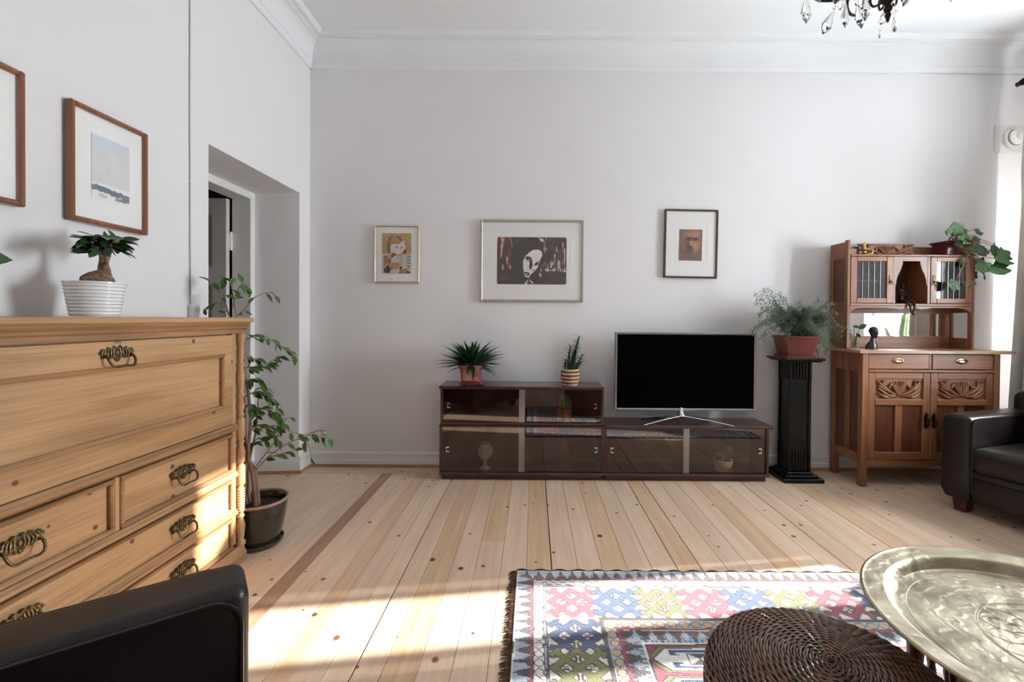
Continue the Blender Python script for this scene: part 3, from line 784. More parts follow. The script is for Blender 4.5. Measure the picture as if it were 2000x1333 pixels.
def art_woman():
    h, w = 190, 270; U, V = uv(h, w)
    n = vnoise(h, w, (8, 12), 11); n2 = vnoise(h, w, (6, 40), 12, 3)
    U0, V0 = U, V
    U = U + (vnoise(h, w, (18, 18), 17) - .5) * .022; V = V + (vnoise(h, w, (18, 18), 18) - .5) * .028
    im = srgb_img(h, w, (84, 68, 64)) * (.75 + .5 * n)[..., None]
    st = vnoise(h, w, (5, 34), 14, 3)
    m = (st > .58) & (U < .24) & (V < .66); im[m] = np.array((158, 94, 66)) / 255.
    m = (st > .66) & (U < .20) & (V < .7); im[m] = np.array((206, 166, 140)) / 255.
    m = (vnoise(h, w, (6, 40), 15, 3) > .62) & (U > .62) & (V < .72); im[m] = np.array((196, 184, 178)) / 255.
    m = (vnoise(h, w, (6, 30), 16, 3) > .60) & (U > .6) & (V < .9); im[m] = im[m] * .6 + np.array((120, 74, 60)) / 255. * .4
    q = lambda L: [((x - 305) / 995, (y - 318) / 697) for x, y in L]
    def fill(L, c, nz=.06):
        m = inpoly(U, V, q(L)); im[m] = np.array(c) / 255. * (1 - nz / 2 + nz * n[m])[:, None]
    fill([(520, 1015), (510, 800), (520, 600), (560, 450), (640, 350), (760, 320), (880, 330), (950, 420), (985, 560), (975, 700), (930, 780), (900, 1015)], (66, 62, 62), .3)
    fill([(900, 330), (960, 345), (975, 385), (930, 380)], (220, 206, 198))
    fill([(720, 590), (760, 540), (820, 510), (900, 498), (938, 530), (950, 590), (915, 680), (880, 770), (850, 810), (800, 860), (750, 918), (705, 900), (695, 830), (675, 760), (680, 660), (705, 625)], (236, 226, 220))
    fill([(705, 625), (740, 605), (790, 615), (815, 660), (818, 730), (800, 790), (770, 800), (768, 720), (770, 680), (735, 660)], (62, 54, 54))
    fill([(735, 655), (760, 640), (785, 650), (765, 672)], (170, 164, 162))
    fill([(835, 730), (860, 685), (905, 672), (885, 735), (850, 740)], (58, 50, 50))
    fill([(815, 800), (835, 790), (845, 806), (822, 818)], (70, 60, 60))
    fill([(700, 828), (740, 835), (785, 850), (770, 880), (735, 892), (708, 866)], (60, 50, 50))
    fill([(720, 852), (750, 856), (742, 872), (722, 868)], (214, 204, 198))
    fill([(690, 1000), (745, 945), (740, 1015), (690, 1015)], (214, 196, 190)); fill([(760, 930), (800, 960), (840, 1010), (800, 1000)], (206, 180, 172))
    fill([(905, 840), (930, 850), (950, 900), (915, 890)], (210, 190, 184))
    fill([(985, 780), (1040, 790), (1050, 815), (1000, 815)], (220, 210, 196)); fill([(1080, 690), (1110, 690), (1108, 735), (1085, 735)], (206, 196, 178))
    fill([(1060, 800), (1130, 798), (1130, 810), (1060, 812)], (208, 196, 180)); fill([(1250, 805), (1290, 808), (1285, 825), (1252, 822)], (220, 210, 204))
    # rough rounded corners of the plate
    r = .045; du = np.maximum(np.abs(U0 - .5) - (.5 - r * .7), 0) / .7; dv = np.maximum(np.abs(V0 - .5) - (.5 - r), 0)
    im[np.hypot(du, dv) > r] = np.array((243, 242, 240)) / 255.
    return im
def art_face():
    h, w = 130, 94; U, V = uv(h, w)
    n = vnoise(h, w, (6, 5), 21, 5); n2 = vnoise(h, w, (18, 14), 22)
    U = U + (vnoise(h, w, (8, 8), 27) - .5) * .08; V = V + (vnoise(h, w, (8, 8), 28) - .5) * .06
    im = srgb_img(h, w, (134, 104, 96)) * (.8 + .4 * n)[..., None]
    def blob(cx, cy, rx, ry, c, a, p=2):
        d = ((U - cx) / rx) ** 2 + ((V - cy) / ry) ** 2
        k = (a * np.exp(-d ** p))[..., None]; im[:] = im * (1 - k) + np.array(c) / 255. * k
    blob(.58, .42, .38, .42, (184, 134, 112), .75); blob(.6, .14, .3, .1, (196, 142, 112), .6)
    blob(.42, .3, .16, .06, (72, 56, 60), .85); blob(.70, .32, .13, .055, (64, 52, 48), .9)
    blob(.36, .45, .10, .18, (104, 76, 74), .6); blob(.54, .45, .05, .12, (206, 160, 146), .7)
    blob(.46, .60, .17, .09, (78, 72, 76), .85); blob(.72, .55, .12, .12, (206, 152, 122), .7)
    blob(.42, .72, .2, .07, (94, 86, 86), .7); blob(.45, .86, .5, .09, (116, 90, 86), .6)
    return im * (.92 + .16 * n2)[..., None]
def art_shore():
    h, w = 150, 100; U, V = uv(h, w)
    n = vnoise(h, w, (5, 6), 31); n2 = vnoise(h, w, (20, 26), 32)
    im = srgb_img(h, w, (222, 222, 220)) * (.97 + .05 * n)[..., None]
    k = np.clip((.24 - V) / .12, 0, 1)[..., None]; im = im * (1 - k) + np.array((212, 219, 228)) / 255. * k
    im[V > .74] = np.array((238, 238, 238)) / 255.
    top = .775 + .02 * np.sin(U * 40) * (n2[0][None] - .3) + .05 * U + .05 * (n2[60][None] - .5)
    m = (V > top) & (V < top + .075 + .03 * n); im[m] = (np.array((112, 122, 134)) / 255. * (.75 + .5 * n2[m][:, None]))
    m = (V > .90) & (V < .955) & (U > .6) & (U < .98) & (n2 > .4); im[m] = np.array((128, 134, 142)) / 255.
    m = (np.hypot((U - .28) / .12, (V - .925) / .035) < 1) & (n2 > .35); im[m] = np.array((206, 202, 198)) / 255.
    return im
def picture(name, label, x0, x1, z0, z1, fw, fmat, img, a, rot=0.0, dep=.022, inset=None):
    """picture on the back wall; a = art rectangle as fractions (u0,u1,v0,v1) of the outer frame"""
    cx, cz = (x0 + x1) / 2, (z0 + z1) / 2
    t = thing(name, label, 'picture', (cx, YB - .002, cz), 'pictures on the long wall')
    yb, yf = YB - .004, YB - .004 - dep
    W, Hh = x1 - x0, z1 - z0
    f = MB()
    f.box(x0, x0 + fw, yf, yb, z0, z1, .003).box(x1 - fw, x1, yf, yb, z0, z1, .003).box(x0 + fw, x1 - fw, yf, yb, z1 - fw, z1, .003).box(x0 + fw, x1 - fw, yf, yb, z0, z0 + fw, .003)
    f.build('frame', fmat, t)
    ym = yf + .010
    mt = MB().box(x0 + fw * .6, x1 - fw * .6, ym, yb - .002, z0 + fw * .6, z1 - fw * .6).build('mount', M['mat'], t)
    if inset:
        MB().frame(x0 + W * inset[0], x0 + W * inset[1], z1 - Hh * inset[3], z1 - Hh * inset[2], .004, ym - .0012, ym + .0005).build('mount_bevel', M['mat'], mt)
    paint('print', img, (x0 + W * a[0], ym - .0015, z1 - Hh * a[2]), (W * (a[1] - a[0]), 0, 0), (0, 0, -Hh * (a[3] - a[2])), t, M['printm'])
    MB().box(x0 + fw * .7, x1 - fw * .7, yf + .003, yf + .005, z0 + fw * .7, z1 - fw * .7).build('glass', M['pic_glass'], t)
    t.rotation_euler = (0, rot, 0)
    return t
def wallrect(x0, y0, x1, y1): a = onY(x0, y0, YB - .02); b = onY(x1, y1, YB - .02); return a.x, b.x, b.z, a.z
picture('framed_picture', 'small ochre portrait print in a thin gold frame', *wallrect(731, 441, 819, 553), .010, M['goldfr'], art_seated(), (.17, .82, .13, .84))
picture('framed_picture', 'wide print of a pale face among dark hair in a champagne frame', *wallrect(938, 429, 1139, 591), .019, M['chfr'], art_woman(), (.165, .835, .21, .785), inset=(.12, .88, .15, .85))
picture('framed_picture', 'narrow brown face study with a broad white mount in a dark frame', *wallrect(1298, 409, 1401, 544), .015, M['umberfr'], art_face(), (.28, .71, .29, .745), rot=.012, inset=(.22, .81, .23, .80))

def side_picture(label, y0, y1, z0, z1, img, a):
    t = thing('framed_print', label, 'picture', (XL, (y0 + y1) / 2, (z0 + z1) / 2), 'wood-framed prints above the chest')
    fw, dep = .020, .030
    xb, xf = XL + .004, XL + .004 + dep
    for (ya, yb, za, zb) in ((y0, y0 + fw, z0, z1), (y1 - fw, y1, z0, z1), (y0 + fw, y1 - fw, z1 - fw, z1), (y0 + fw, y1 - fw, z0, z0 + fw)):
        MB().box(xb, xf, ya, yb, za, zb, .005).build('frame_bar', M['teakf'], t)
    MB().box(xb + .002, xf - .016, y0 + fw * .6, y1 - fw * .6, z0 + fw * .6, z1 - fw * .6).build('mount', M['mat'], t)
    W, Hh = y1 - y0, z1 - z0
    if img is not None:
        paint('print', img, (xf - .0145, y0 + W * a[0], z1 - Hh * a[2]), (0, W * (a[1] - a[0]), 0), (0, 0, -Hh * (a[3] - a[2])), t, M['printm'])
    MB().box(xf - .008, xf - .006, y0 + fw * .7, y1 - fw * .7, z0 + fw * .7, z1 - fw * .7).build('glass', M['pic_glass'], t)
    return t
k = (XL + .034) / XL
def sidept(x, y): return onX(x, y, XL + .034)
A, B = sidept(139, 190), sidept(291, 461)
side_picture('wood-framed print of a pale sky over a dark tree line', A.y, B.y, B.z, A.z, art_shore(), (.27, .76, .205, .765))
Q1, Q2 = sidept(52, 143), sidept(48, 405)
side_picture('wood-framed sheet of blank white paper beside the sky print', Q1.y - .372, Q1.y, Q2.z, Q1.z, None, None)

# ================================================================== GLASS-DOOR CABINETS AND TELEVISION
def cabinet(label, x0, x1, z0, z1, top, plinth, over=(.012, .012), glass='smoke'):
    """low mahogany unit with two sliding doors of smoked glass"""
    yf, yb = 3.352, 3.630
    t = thing('glass_cabinet', label, 'cabinet', ((x0 + x1) / 2, (yf + yb) / 2, z0), 'glass-door cabinets under the television')
    b = MB()
    zb = z0
    if plinth:
        MB().box(x0 + .012, x1 - .012, yf + .022, yb, z0, z0 + .040, .002).build('plinth', M['mahog'], t)
        zb = z0 + .040
    MB().prism([(yf - .006, zb + .004), (yf - .002, zb), (yb, zb), (yb, zb + .020), (yf - .002, zb + .020), (yf - .008, zb + .012)], x0, x1, 'YZ').build('bottom_board', M['mahog'], t)
    zt = z1 - top
    for (xa, xb) in ((x0, x0 + .018), (x1 - .018, x1)):
        MB().box(xa, xb, yf + .004, yb, zb + .020, zt, .001).build('side_panel', M['mahog'], t)
    MB().box(x0 + .018, x1 - .018, yb - .008, yb, zb + .020, zt).build('back_panel', M['mahog_in'], t)
    tp = MB()
    tp.prism([(yf - .012, z1 - top * .55), (yf - .006, z1 - top), (yb, z1 - top), (yb, z1), (yf - .006, z1), (yf - .012, z1 - top * .25)], x0 - over[0], x1 + over[1], 'YZ')
    tp.build('top_board', M['mahog'], t)
    xm = (x0 + x1) / 2
    for (xa, xb, yy, side) in ((x0 + .020, xm + .022, yf + .010, 1), (xm - .022, x1 - .020, yf + .018, -1)):
        d = MB().box(xa, xb, yy, yy + .005, zb + .022, zt - .002).build('sliding_door', M[glass], t)
        ex = xb if side == 1 else xa
        MB().box(ex - .003, ex, yy - .0005, yy + .0055, zb + .022, zt - .002).build('glass_edge', M['edge_glass'], d)
        if side == 1: MB().box(xm - .022, xm + .019, yy - .0016, yy - .0006, zb + .022, zt - .002).build('added_sheen_strip', M['overlap_sheen'], d)  # added sheet; its extra gloss imitates the brighter doubled reflection of both doors
        hx = x0 + .060 if side == 1 else x1 - .060
        zc = (zb + zt) / 2 + .01
        h = MB().box(hx - .010, hx + .010, yy - .004, yy - .0005, zc + .012, zc + .020, .001).box(hx - .010, hx + .010, yy - .004, yy - .0005, zc - .020, zc - .012, .001).box(hx - .010 * side - .002, hx - .010 * side + .002, yy - .004, yy - .0005, zc - .020, zc + .020, .001)
        h.build('finger_pull', M['chrome'], d)
    return t
cabinet('lower smoked-glass cabinet holding the stemmed glass vase, under another cabinet', -.689, .529, 0, .410, .014, True, (.0, .0))
cabinet('upper smoked-glass cabinet with two potted plants on its top', -.683, .523, .410, .700, .022, False, (.008, .0))
cabinet('low smoked-glass cabinet carrying the television', .531, 1.748, 0, .418, .020, True, (.0, .022))

tv = thing('television', 'flat silver-framed television on a crossed chrome foot', 'television', (1.165, 3.47, .42))
TY = 3.47
x0, x1, z0, z1 = .622, 1.703, .506, 1.104
MB().frame(x0, x1, z0, z1, .018, TY - .006, TY + .024, .004).build('bezel', M['silver'], tv)
MB().box(x0 + .012, x1 - .012, TY + .006, TY + .040, z0 + .012, z1 - .012, .006).build('back_shell', M['blackpl'], tv)
MB().box(x0 + .016, x1 - .016, TY - .001, TY + .007, z0 + .016, z1 - .016).build('screen', M['screen'], tv)
hub = Vector((onY(1332, 812, TY - .02).x, TY - .012, .470))
MB().tube([hub + Vector((0, .03, .06)), hub + Vector((0, .012, .02)), hub], [.018, .018, .022], 12).ball(tuple(hub), .024, .024, .02).build('neck', M['chrome'], tv, 50)
for (px, py, Y) in ((1257, 831, None), (1434, 833, None), (1252, 816, 3.59), (1388, 818, 3.58)):
    e = onZ(px, py, .424)
    if Y: e.y = Y
    e.z = .4245
    a = hub + (e - hub) * .12
    MB().tube([hub, hub.lerp(e, .5) + Vector((0, 0, .004)), e], [.012, .010, .006], 10, flat=.55).build('foot_leg', M['chrome'], tv, 60)
cb = thing('television_cable', 'thin black cable lying behind the television foot', 'cable', (.95, 3.60, .42))
MB().tube(spline([(.86, 3.612, .423), (1.0, 3.60, .424), (1.12, 3.612, .424), (1.16, 3.615, .47), (1.16, 3.575, .56)], 24), .003, 6).build('cord', M['blackpl'], cb, 60)
MB().box(1.145, 1.175, 3.545, 3.585, .555, .575, .003).build('plug', M['blackpl'], cb)

# ================================================================== BLACK PEDESTAL
ped = thing('pedestal', 'tall square black lacquered pedestal with fluted ends', 'pedestal', (2.005, 3.485, 0))
px, py = 2.005, 3.485
base = MB().box(px - .148, px + .148, py - .148, py + .142, 0, .030, .004).box(px - .122, px + .122, py - .122, py + .122, .030, .050, .006).box(px - .098, px + .098, py - .098, py + .098, .050, .066, .006)
base.build('base', M['blackwood'], ped)
MB().box(px - .074, px + .074, py - .074, py + .074, .066, .895, .004).build('shaft', M['blackwood'], ped)
for (za, zb) in ((.068, .225), (.755, .893)):
    for s in range(4):
        R = Matrix.Translation((px, py, 0)) @ Matrix.Rotation(s * PI / 2, 4, 'Z')
        f = MB()
        f.box(-.080, -.066, -.084, -.074, za, zb, .001, R).box(.066, .080, -.084, -.074, za, zb, .001, R)
        for k in range(5): f.box(-.052 + .0225 * k, -.038 + .0225 * k, -.083, -.074, za + .004, zb - .006, .003, R)
        f.build('fluting', M['blackwood'], ped)
for s in range(4):
    R = Matrix.Translation((px, py, 0)) @ Matrix.Rotation(s * PI / 2, 4, 'Z')
    for q in (-.071, .071): MB().box(q - .009, q + .009, -.083, -.074, .225, .755, .002, R).build('shaft_frame', M['blackwood'], ped)
MB().box(px - .130, px + .130, py - .130, py + .130, .893, .905, .004).box(px - .148, px + .148, py - .145, py + .142, .905, .921, .004).build('top_plate', M['blackwood'], ped)

# ================================================================== OAK SIDEBOARD WITH HUTCH
SX0, SX1, SY0, SY1, SZ = 2.376, 3.372, 3.280, 3.630, .992
sb = thing('sideboard', 'carved oak sideboard with a mirrored hutch and leaded glass doors', 'sideboard', ((SX0 + SX1) / 2, 3.455, 0))
L = .046
for (xa, ya, zt) in ((SX0, SY0, .972), (SX1 - L, SY0, .972), (SX0, SY1 - L, .972), (SX1 - L, SY1 - L, .972)):
    MB().box(xa, xa + L, ya, ya + L, 0, zt, .003).build('leg', M['oak'], sb)
for xa in (SX0, SX1 - L):                                     # panelled ends
    xs = xa + .006
    MB().box(xs, xs + .030, SY0 + L, SY1 - L, .83, .972, .002).build('side_rail', M['oak'], sb)
    MB().box(xs, xs + .030, SY0 + L, SY1 - L, .165, .232, .002).build('side_rail', M['oak'], sb)
    ym = (SY0 + SY1) / 2
    MB().box(xs + .004, xs + .026, ym - .022, ym + .022, .232, .83, .002).build('side_stile', M['oak'], sb)
    for (ya, yb) in ((SY0 + L, ym - .022), (ym + .022, SY1 - L)):
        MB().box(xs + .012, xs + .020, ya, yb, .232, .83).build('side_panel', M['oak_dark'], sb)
MB().box(SX0 + L, SX1 - L, SY1 - .015, SY1 - .007, .17, .97).build('back_board', M['oak_dark'], sb)
MB().box(SX0 + .03, SX1 - .03, SY0 + .03, SY1 - .02, .175, .195).build('bottom_board', M['oak_x'], sb)
MB().prism([(SX0 - .030, SZ - .022), (SX0 - .036, SZ - .012), (SX0 - .030, SZ), (SX1 + .085, SZ), (SX1 + .09, SZ - .010), (SX1 + .080, SZ - .022)], SY0 - .022, SY1 + .002, 'XZ').build('worktop', M['oak_top'], sb)
f = SY0 + .008
MB().box(SX0 + L, SX1 - L, f, f + .03, .150, .198, .003).build('bottom_rail', M['oak_x'], sb)
MB().box(SX0 + L, SX1 - L, f - .010, f + .03, .832, .852, .004).build('drawer_rail', M['oak_x'], sb)
xm = 2.872
MB().box(xm - .010, xm + .010, f, f + .03, .852, .972, .002).build('drawer_divider', M['oak'], sb)
for (xa, xb) in ((SX0 + L + .002, xm - .012), (xm + .012, SX1 - L - .002)):
    d = MB().box(xa, xb, f - .004, f + .018, .856, .964, .003).build('drawer', M['oak_x'], sb)
    xc, zc = (xa + xb) / 2 - .01, .915
    p = MB().lathe([(.0, -.004), (.012, -.005), (.040, -.004), (.046, -.001), (.046, .001)], (0, 0, 0), 24, Matrix.Translation((xc, f - .005, zc)) @ Matrix.Rotation(PI / 2, 4, 'X') @ Matrix.Diagonal((1, .45, -1, 1)))
    p.tube(spline([(xc - .030, f - .008, zc), (xc - .018, f - .020, zc + .010), (xc, f - .022, zc + .012), (xc + .018, f - .020, zc + .010), (xc + .030, f - .008, zc)], 12), .004, 6)
    p.build('drawer_pull', M['brass'], d, 50)
def carving(xc, zc, hw, hh, y, name, parent, up=1):
    """acanthus relief: a fluted shell in the middle, scrolling leaves to both sides"""
    mb = MB()
    for k in range(-3, 4):
        a = k * .26
        mb.tube([(xc, y, zc - hh * .75 * up), (xc + math.sin(a) * hw * .28, y - .006, zc + up * (-hh * .1)), (xc + math.sin(a) * hw * .50, y - .003, zc + up * (hh * .85 * math.cos(a * .6)))], [.004, .009, .004], 6)
    for s in (-1, 1):
        for j, (u0, w0, u1, w1, u2, w2, r) in enumerate(((.08, -.7, .45, -.35, .92, .75, .009), (.12, -.8, .5, -.75, .95, .1, .009), (.25, -.85, .6, -.95, .9, -.55, .008), (.45, .1, .7, .3, .72, .85, .007), (.40, -.2, .66, -.1, .93, .42, .007), (.3, .75, .42, .3, .5, -.05, .006))):
            pts = spline([(xc + s * hw * u0, y, zc + up * hh * w0), (xc + s * hw * u1, y - .007, zc + up * hh * w1), (xc + s * hw * u2, y - .004, zc + up * hh * w2)], 10)
            n = len(pts); mb.tube(pts, [r * (.35 + 1.0 * math.sin(PI * min(1, (i + 1) / n * .9))) for i in range(n)], 6)
        for (u, w, r) in ((.93, .80, .012), (.94, -.60, .011), (.72, .86, .009)):
            pts = [(xc + s * hw * u + r * (1 - t) * math.cos(5 * t * s), y - .004 - .002 * t, zc + up * hh * w + r * (1 - t) * math.sin(5 * t)) for t in [q / 9 for q in range(10)]]
            mb.tube(pts, [.0045] * 10, 6)
    mb.ball((xc, y - .004, zc - up * hh * .7), .010, .007, .010, 8, 6)
    return mb.build(name, M['carve'], parent, 60)
def panel_door(x0, x1, hx):
    z0, z1 = .201, .829
    st = .050
    d = thing_part('door', sb)
    MB().box(x0, x0 + st, f - .004, f + .018, z0, z1, .003).build('door_stile', M['oak'], d)
    MB().box(x1 - st, x1, f - .004, f + .018, z0, z1, .003).build('door_stile', M['oak'], d)
    MB().box(x0 + st, x1 - st, f - .004, f + .018, z1 - .042, z1, .002).build('door_rail', M['oak_x'], d)
    MB().box(x0 + st, x1 - st, f - .004, f + .018, z0, z0 + .052, .002).build('door_rail', M['oak_x'], d)
    MB().box(x0 + st - .006, x1 - st + .006, f - .010, f + .014, .592, .638, .006).build('ledge_rail', M['oak_x'], d)
    xc = (x0 + x1) / 2
    MB().box(xc - .024, xc + .024, f - .002, f + .016, z0 + .052, .592, .002).build('door_muntin', M['oak'], d)
    for (xa, xb) in ((x0 + st, xc - .024), (xc + .024, x1 - st)):
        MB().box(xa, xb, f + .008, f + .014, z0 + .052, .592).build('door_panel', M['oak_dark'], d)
    MB().box(x0 + st, x1 - st, f + .006, f + .014, .638, z1 - .042).build('carved_panel', M['carve'], d)
    carving(xc, .712, (x1 - x0) / 2 - st - .012, .062, f + .004, 'carving', d)
    h = MB().prism([(hx - .014, .44), (hx - .010, .47), (hx - .016, .50), (hx - .010, .53), (hx, .545), (hx + .010, .53), (hx + .016, .50), (hx + .010, .47), (hx + .014, .44), (hx, .425)], f - .008, f - .004, 'XZ')
    h.tube([(hx, f - .010, .525), (hx, f - .018, .51), (hx, f - .020, .485), (hx, f - .017, .45)], [.006, .008, .011, .009], 8).ball((hx, f - .014, .525), .010)
    h.build('door_handle', M['bronze'], d, 50)
def thing_part(name, parent):
    """a part that is itself made of pieces: it starts from an empty at its parent's base"""
    o = bpy.data.objects.new(name, None); COL.objects.link(o); o.empty_display_size = .03
    o.parent = parent; ORG[o] = ORG[parent]
    return o
panel_door(SX0 + L + .002, xm - .002, xm - .028); panel_door(xm + .002, SX1 - L - .002, xm + .030)

# hutch
HX0, HX1, HY0, HY1 = 2.358, 3.318, 3.425, 3.628
for s, xa in ((0, HX0), (1, HX1 - .022)):
    e = MB().box(xa, xa + .022, HY0, HY0 + .036, SZ, 1.812, .003).box(xa, xa + .022, HY1 - .036, HY1, SZ, 1.800, .003)
    e.box(xa, xa + .022, HY0 + .036, HY1 - .036, 1.672, 1.800, .002).box(xa, xa + .022, HY0 + .036, HY1 - .036, 1.270, 1.345, .002).box(xa, xa + .022, HY0 + .036, HY1 - .036, SZ, 1.075, .002)
    e.build('hutch_end', M['oak'], sb)
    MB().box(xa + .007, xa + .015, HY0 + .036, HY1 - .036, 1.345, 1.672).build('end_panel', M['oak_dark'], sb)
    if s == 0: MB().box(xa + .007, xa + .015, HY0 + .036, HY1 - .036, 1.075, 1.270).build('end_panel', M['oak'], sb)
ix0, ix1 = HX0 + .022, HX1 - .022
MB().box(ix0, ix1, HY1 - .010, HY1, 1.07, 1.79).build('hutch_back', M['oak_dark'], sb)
MB().box(ix0, ix1, HY0 - .004, HY1 - .010, 1.688, 1.704, .004).build('hutch_roof', M['oak_x'], sb)
MB().box(ix0, ix1, HY0 - .004, HY1 - .010, 1.316, 1.336, .004).build('hutch_shelf', M['oak_x'], sb)
MB().box(ix0, ix1, HY1 - .022, HY1 - .010, 1.704, 1.775, .003).build('back_rail', M['oak_x'], sb)
MB().box(2.560, 2.985, HY1 - .036, HY1 - .022, 1.704, 1.806, .004).build('crest_board', M['carve'], sb)
MB().box(2.552, 2.993, HY1 - .044, HY1 - .018, 1.800, 1.812, .004).build('crest_cap', M['oak_x'], sb)
carving(2.7725, 1.755, .200, .045, HY1 - .038, 'crest_carving', sb)
x_a, x_b = 2.712, 2.972                                      # niche between the two glass doors
for xa in (x_a - .010, x_b - .010): MB().box(xa, xa + .020, HY0 + .002, HY1 - .010, 1.336, 1.688, .002).build('partition', M['oak'], sb)
def tulip(s):
    xw = x_a + .010 if s > 0 else x_b - .010
    pts = [(0, 1.688), (.055, 1.688), (.055, 1.655), (.052, 1.630), (.040, 1.590), (.022, 1.555), (.010, 1.520), (.006, 1.480), (.0, 1.470)]
    MB().prism([(xw + s * a, z) for a, z in pts], HY0 + .004, HY0 + .016, 'XZ').build('niche_fretwork', M['oak'], sb)
tulip(1); tulip(-1)
MB().box(x_a + .0652, x_b - .0652, HY0 + .004, HY0 + .016, 1.655, 1.688).build('niche_header', M['oak_x'], sb)
def glass_door(x0, x1, hx):
    d = thing_part('glass_door', sb)
    z0, z1 = 1.338, 1.686
    fw = .048
    y0, y1 = HY0 - .002, HY0 + .016
    MB().box(x0, x0 + fw, y0, y1, z0, z1, .003).build('door_stile', M['oak'], d)
    MB().box(x1 - fw, x1, y0, y1, z0, z1, .003).build('door_stile', M['oak'], d)
    MB().box(x0 + fw, x1 - fw, y0, y1, z0, z0 + .038, .003).build('door_rail', M['oak_x'], d)
    MB().box(x0 + fw, x1 - fw, y0, y1, z1 - .034, z1, .003).build('door_rail', M['oak_x'], d)
    a, b, za, zb = x0 + fw, x1 - fw, z0 + .038, z1 - .034
    n = 5
    for k in range(n):
        xa, xb = a + (b - a) * k / n, a + (b - a) * (k + 1) / n
        MB().prism([(xa + .003, y0 + .009), (xa + .007, y0 + .006), (xb - .007, y0 + .006), (xb - .003, y0 + .009), (xb - .003, y0 + .011), (xa + .003, y0 + .011)], za, zb, 'XY').build('pane', M['cabpane'], d)
        if k: MB().box(xa - .003, xa + .003, y0 + .005, y0 + .012, za, zb, .001).build('came', M['came'], d)
    h = MB().prism([(hx - .008, 1.49), (hx - .010, 1.52), (hx - .006, 1.55), (hx + .006, 1.55), (hx + .010, 1.52), (hx + .008, 1.49)], y0 - .004, y0, 'XZ')
    h.tube(spline([(hx, y0 - .006, 1.505), (hx + .011, y0 - .012, 1.492), (hx, y0 - .013, 1.478), (hx - .011, y0 - .012, 1.492), (hx, y0 - .006, 1.505)], 16), .003, 6)
    h.build('door_handle', M['oldbrass'], d, 50)
M['cabpane'] = pane_mat('bevelled_cabinet_glass', (.82, .86, .9, 1), .12, .03)
glass_door(ix0 + .001, x_a - .011, x_a - .032); glass_door(x_b + .011, ix1 - .001, x_b + .034)
MB().box(ix0, x_a - .010, HY0 + .03, HY1 - .012, 1.506, 1.514).build('inner_shelf', M['oak_x'], sb)
MB().box(x_b + .010, ix1, HY0 + .03, HY1 - .012, 1.506, 1.514).build('inner_shelf', M['oak_x'], sb)
ap = [(ix0, 1.316), (ix0, 1.268), (ix0 + .02, 1.278), (ix0 + .05, 1.296), (ix0 + .10, 1.302), (x_a - .02, 1.302), (x_a + .01, 1.296), (x_a + .06, 1.290), (x_a + .09, 1.302), (x_a + .13, 1.292), (x_a + .17, 1.302), (x_b - .06, 1.290), (x_b + .0, 1.298), (x_b + .03, 1.304), (ix1 - .10, 1.304), (ix1 - .05, 1.298), (ix1 - .022, 1.280), (ix1, 1.262), (ix1, 1.316)]
MB().prism(ap, HY0 + .002, HY0 + .016, 'XZ').build('scalloped_apron', M['oak_x'], sb)
yb = HY1 - .012
MB().box(ix0, ix1, yb - .014, yb, SZ, 1.085, .002).build('mirror_rail', M['oak_x'], sb)
MB().box(ix0, ix1, yb - .014, yb, 1.262, 1.316, .002).build('mirror_rail', M['oak_x'], sb)
MB().box(3.205, ix1, yb - .014, yb, 1.085, 1.262, .002).build('mirror_side_panel', M['oak_x'], sb)
MB().box(ix0 + .002, 3.205, yb - .008, yb - .004, 1.080, 1.266).build('mirror', M['mirror'], sb)
MB().frame(ix0 + .002, 3.206, 1.083, 1.264, .006, yb - .013, yb - .004).build('mirror_bevel', M['mirror'], sb)

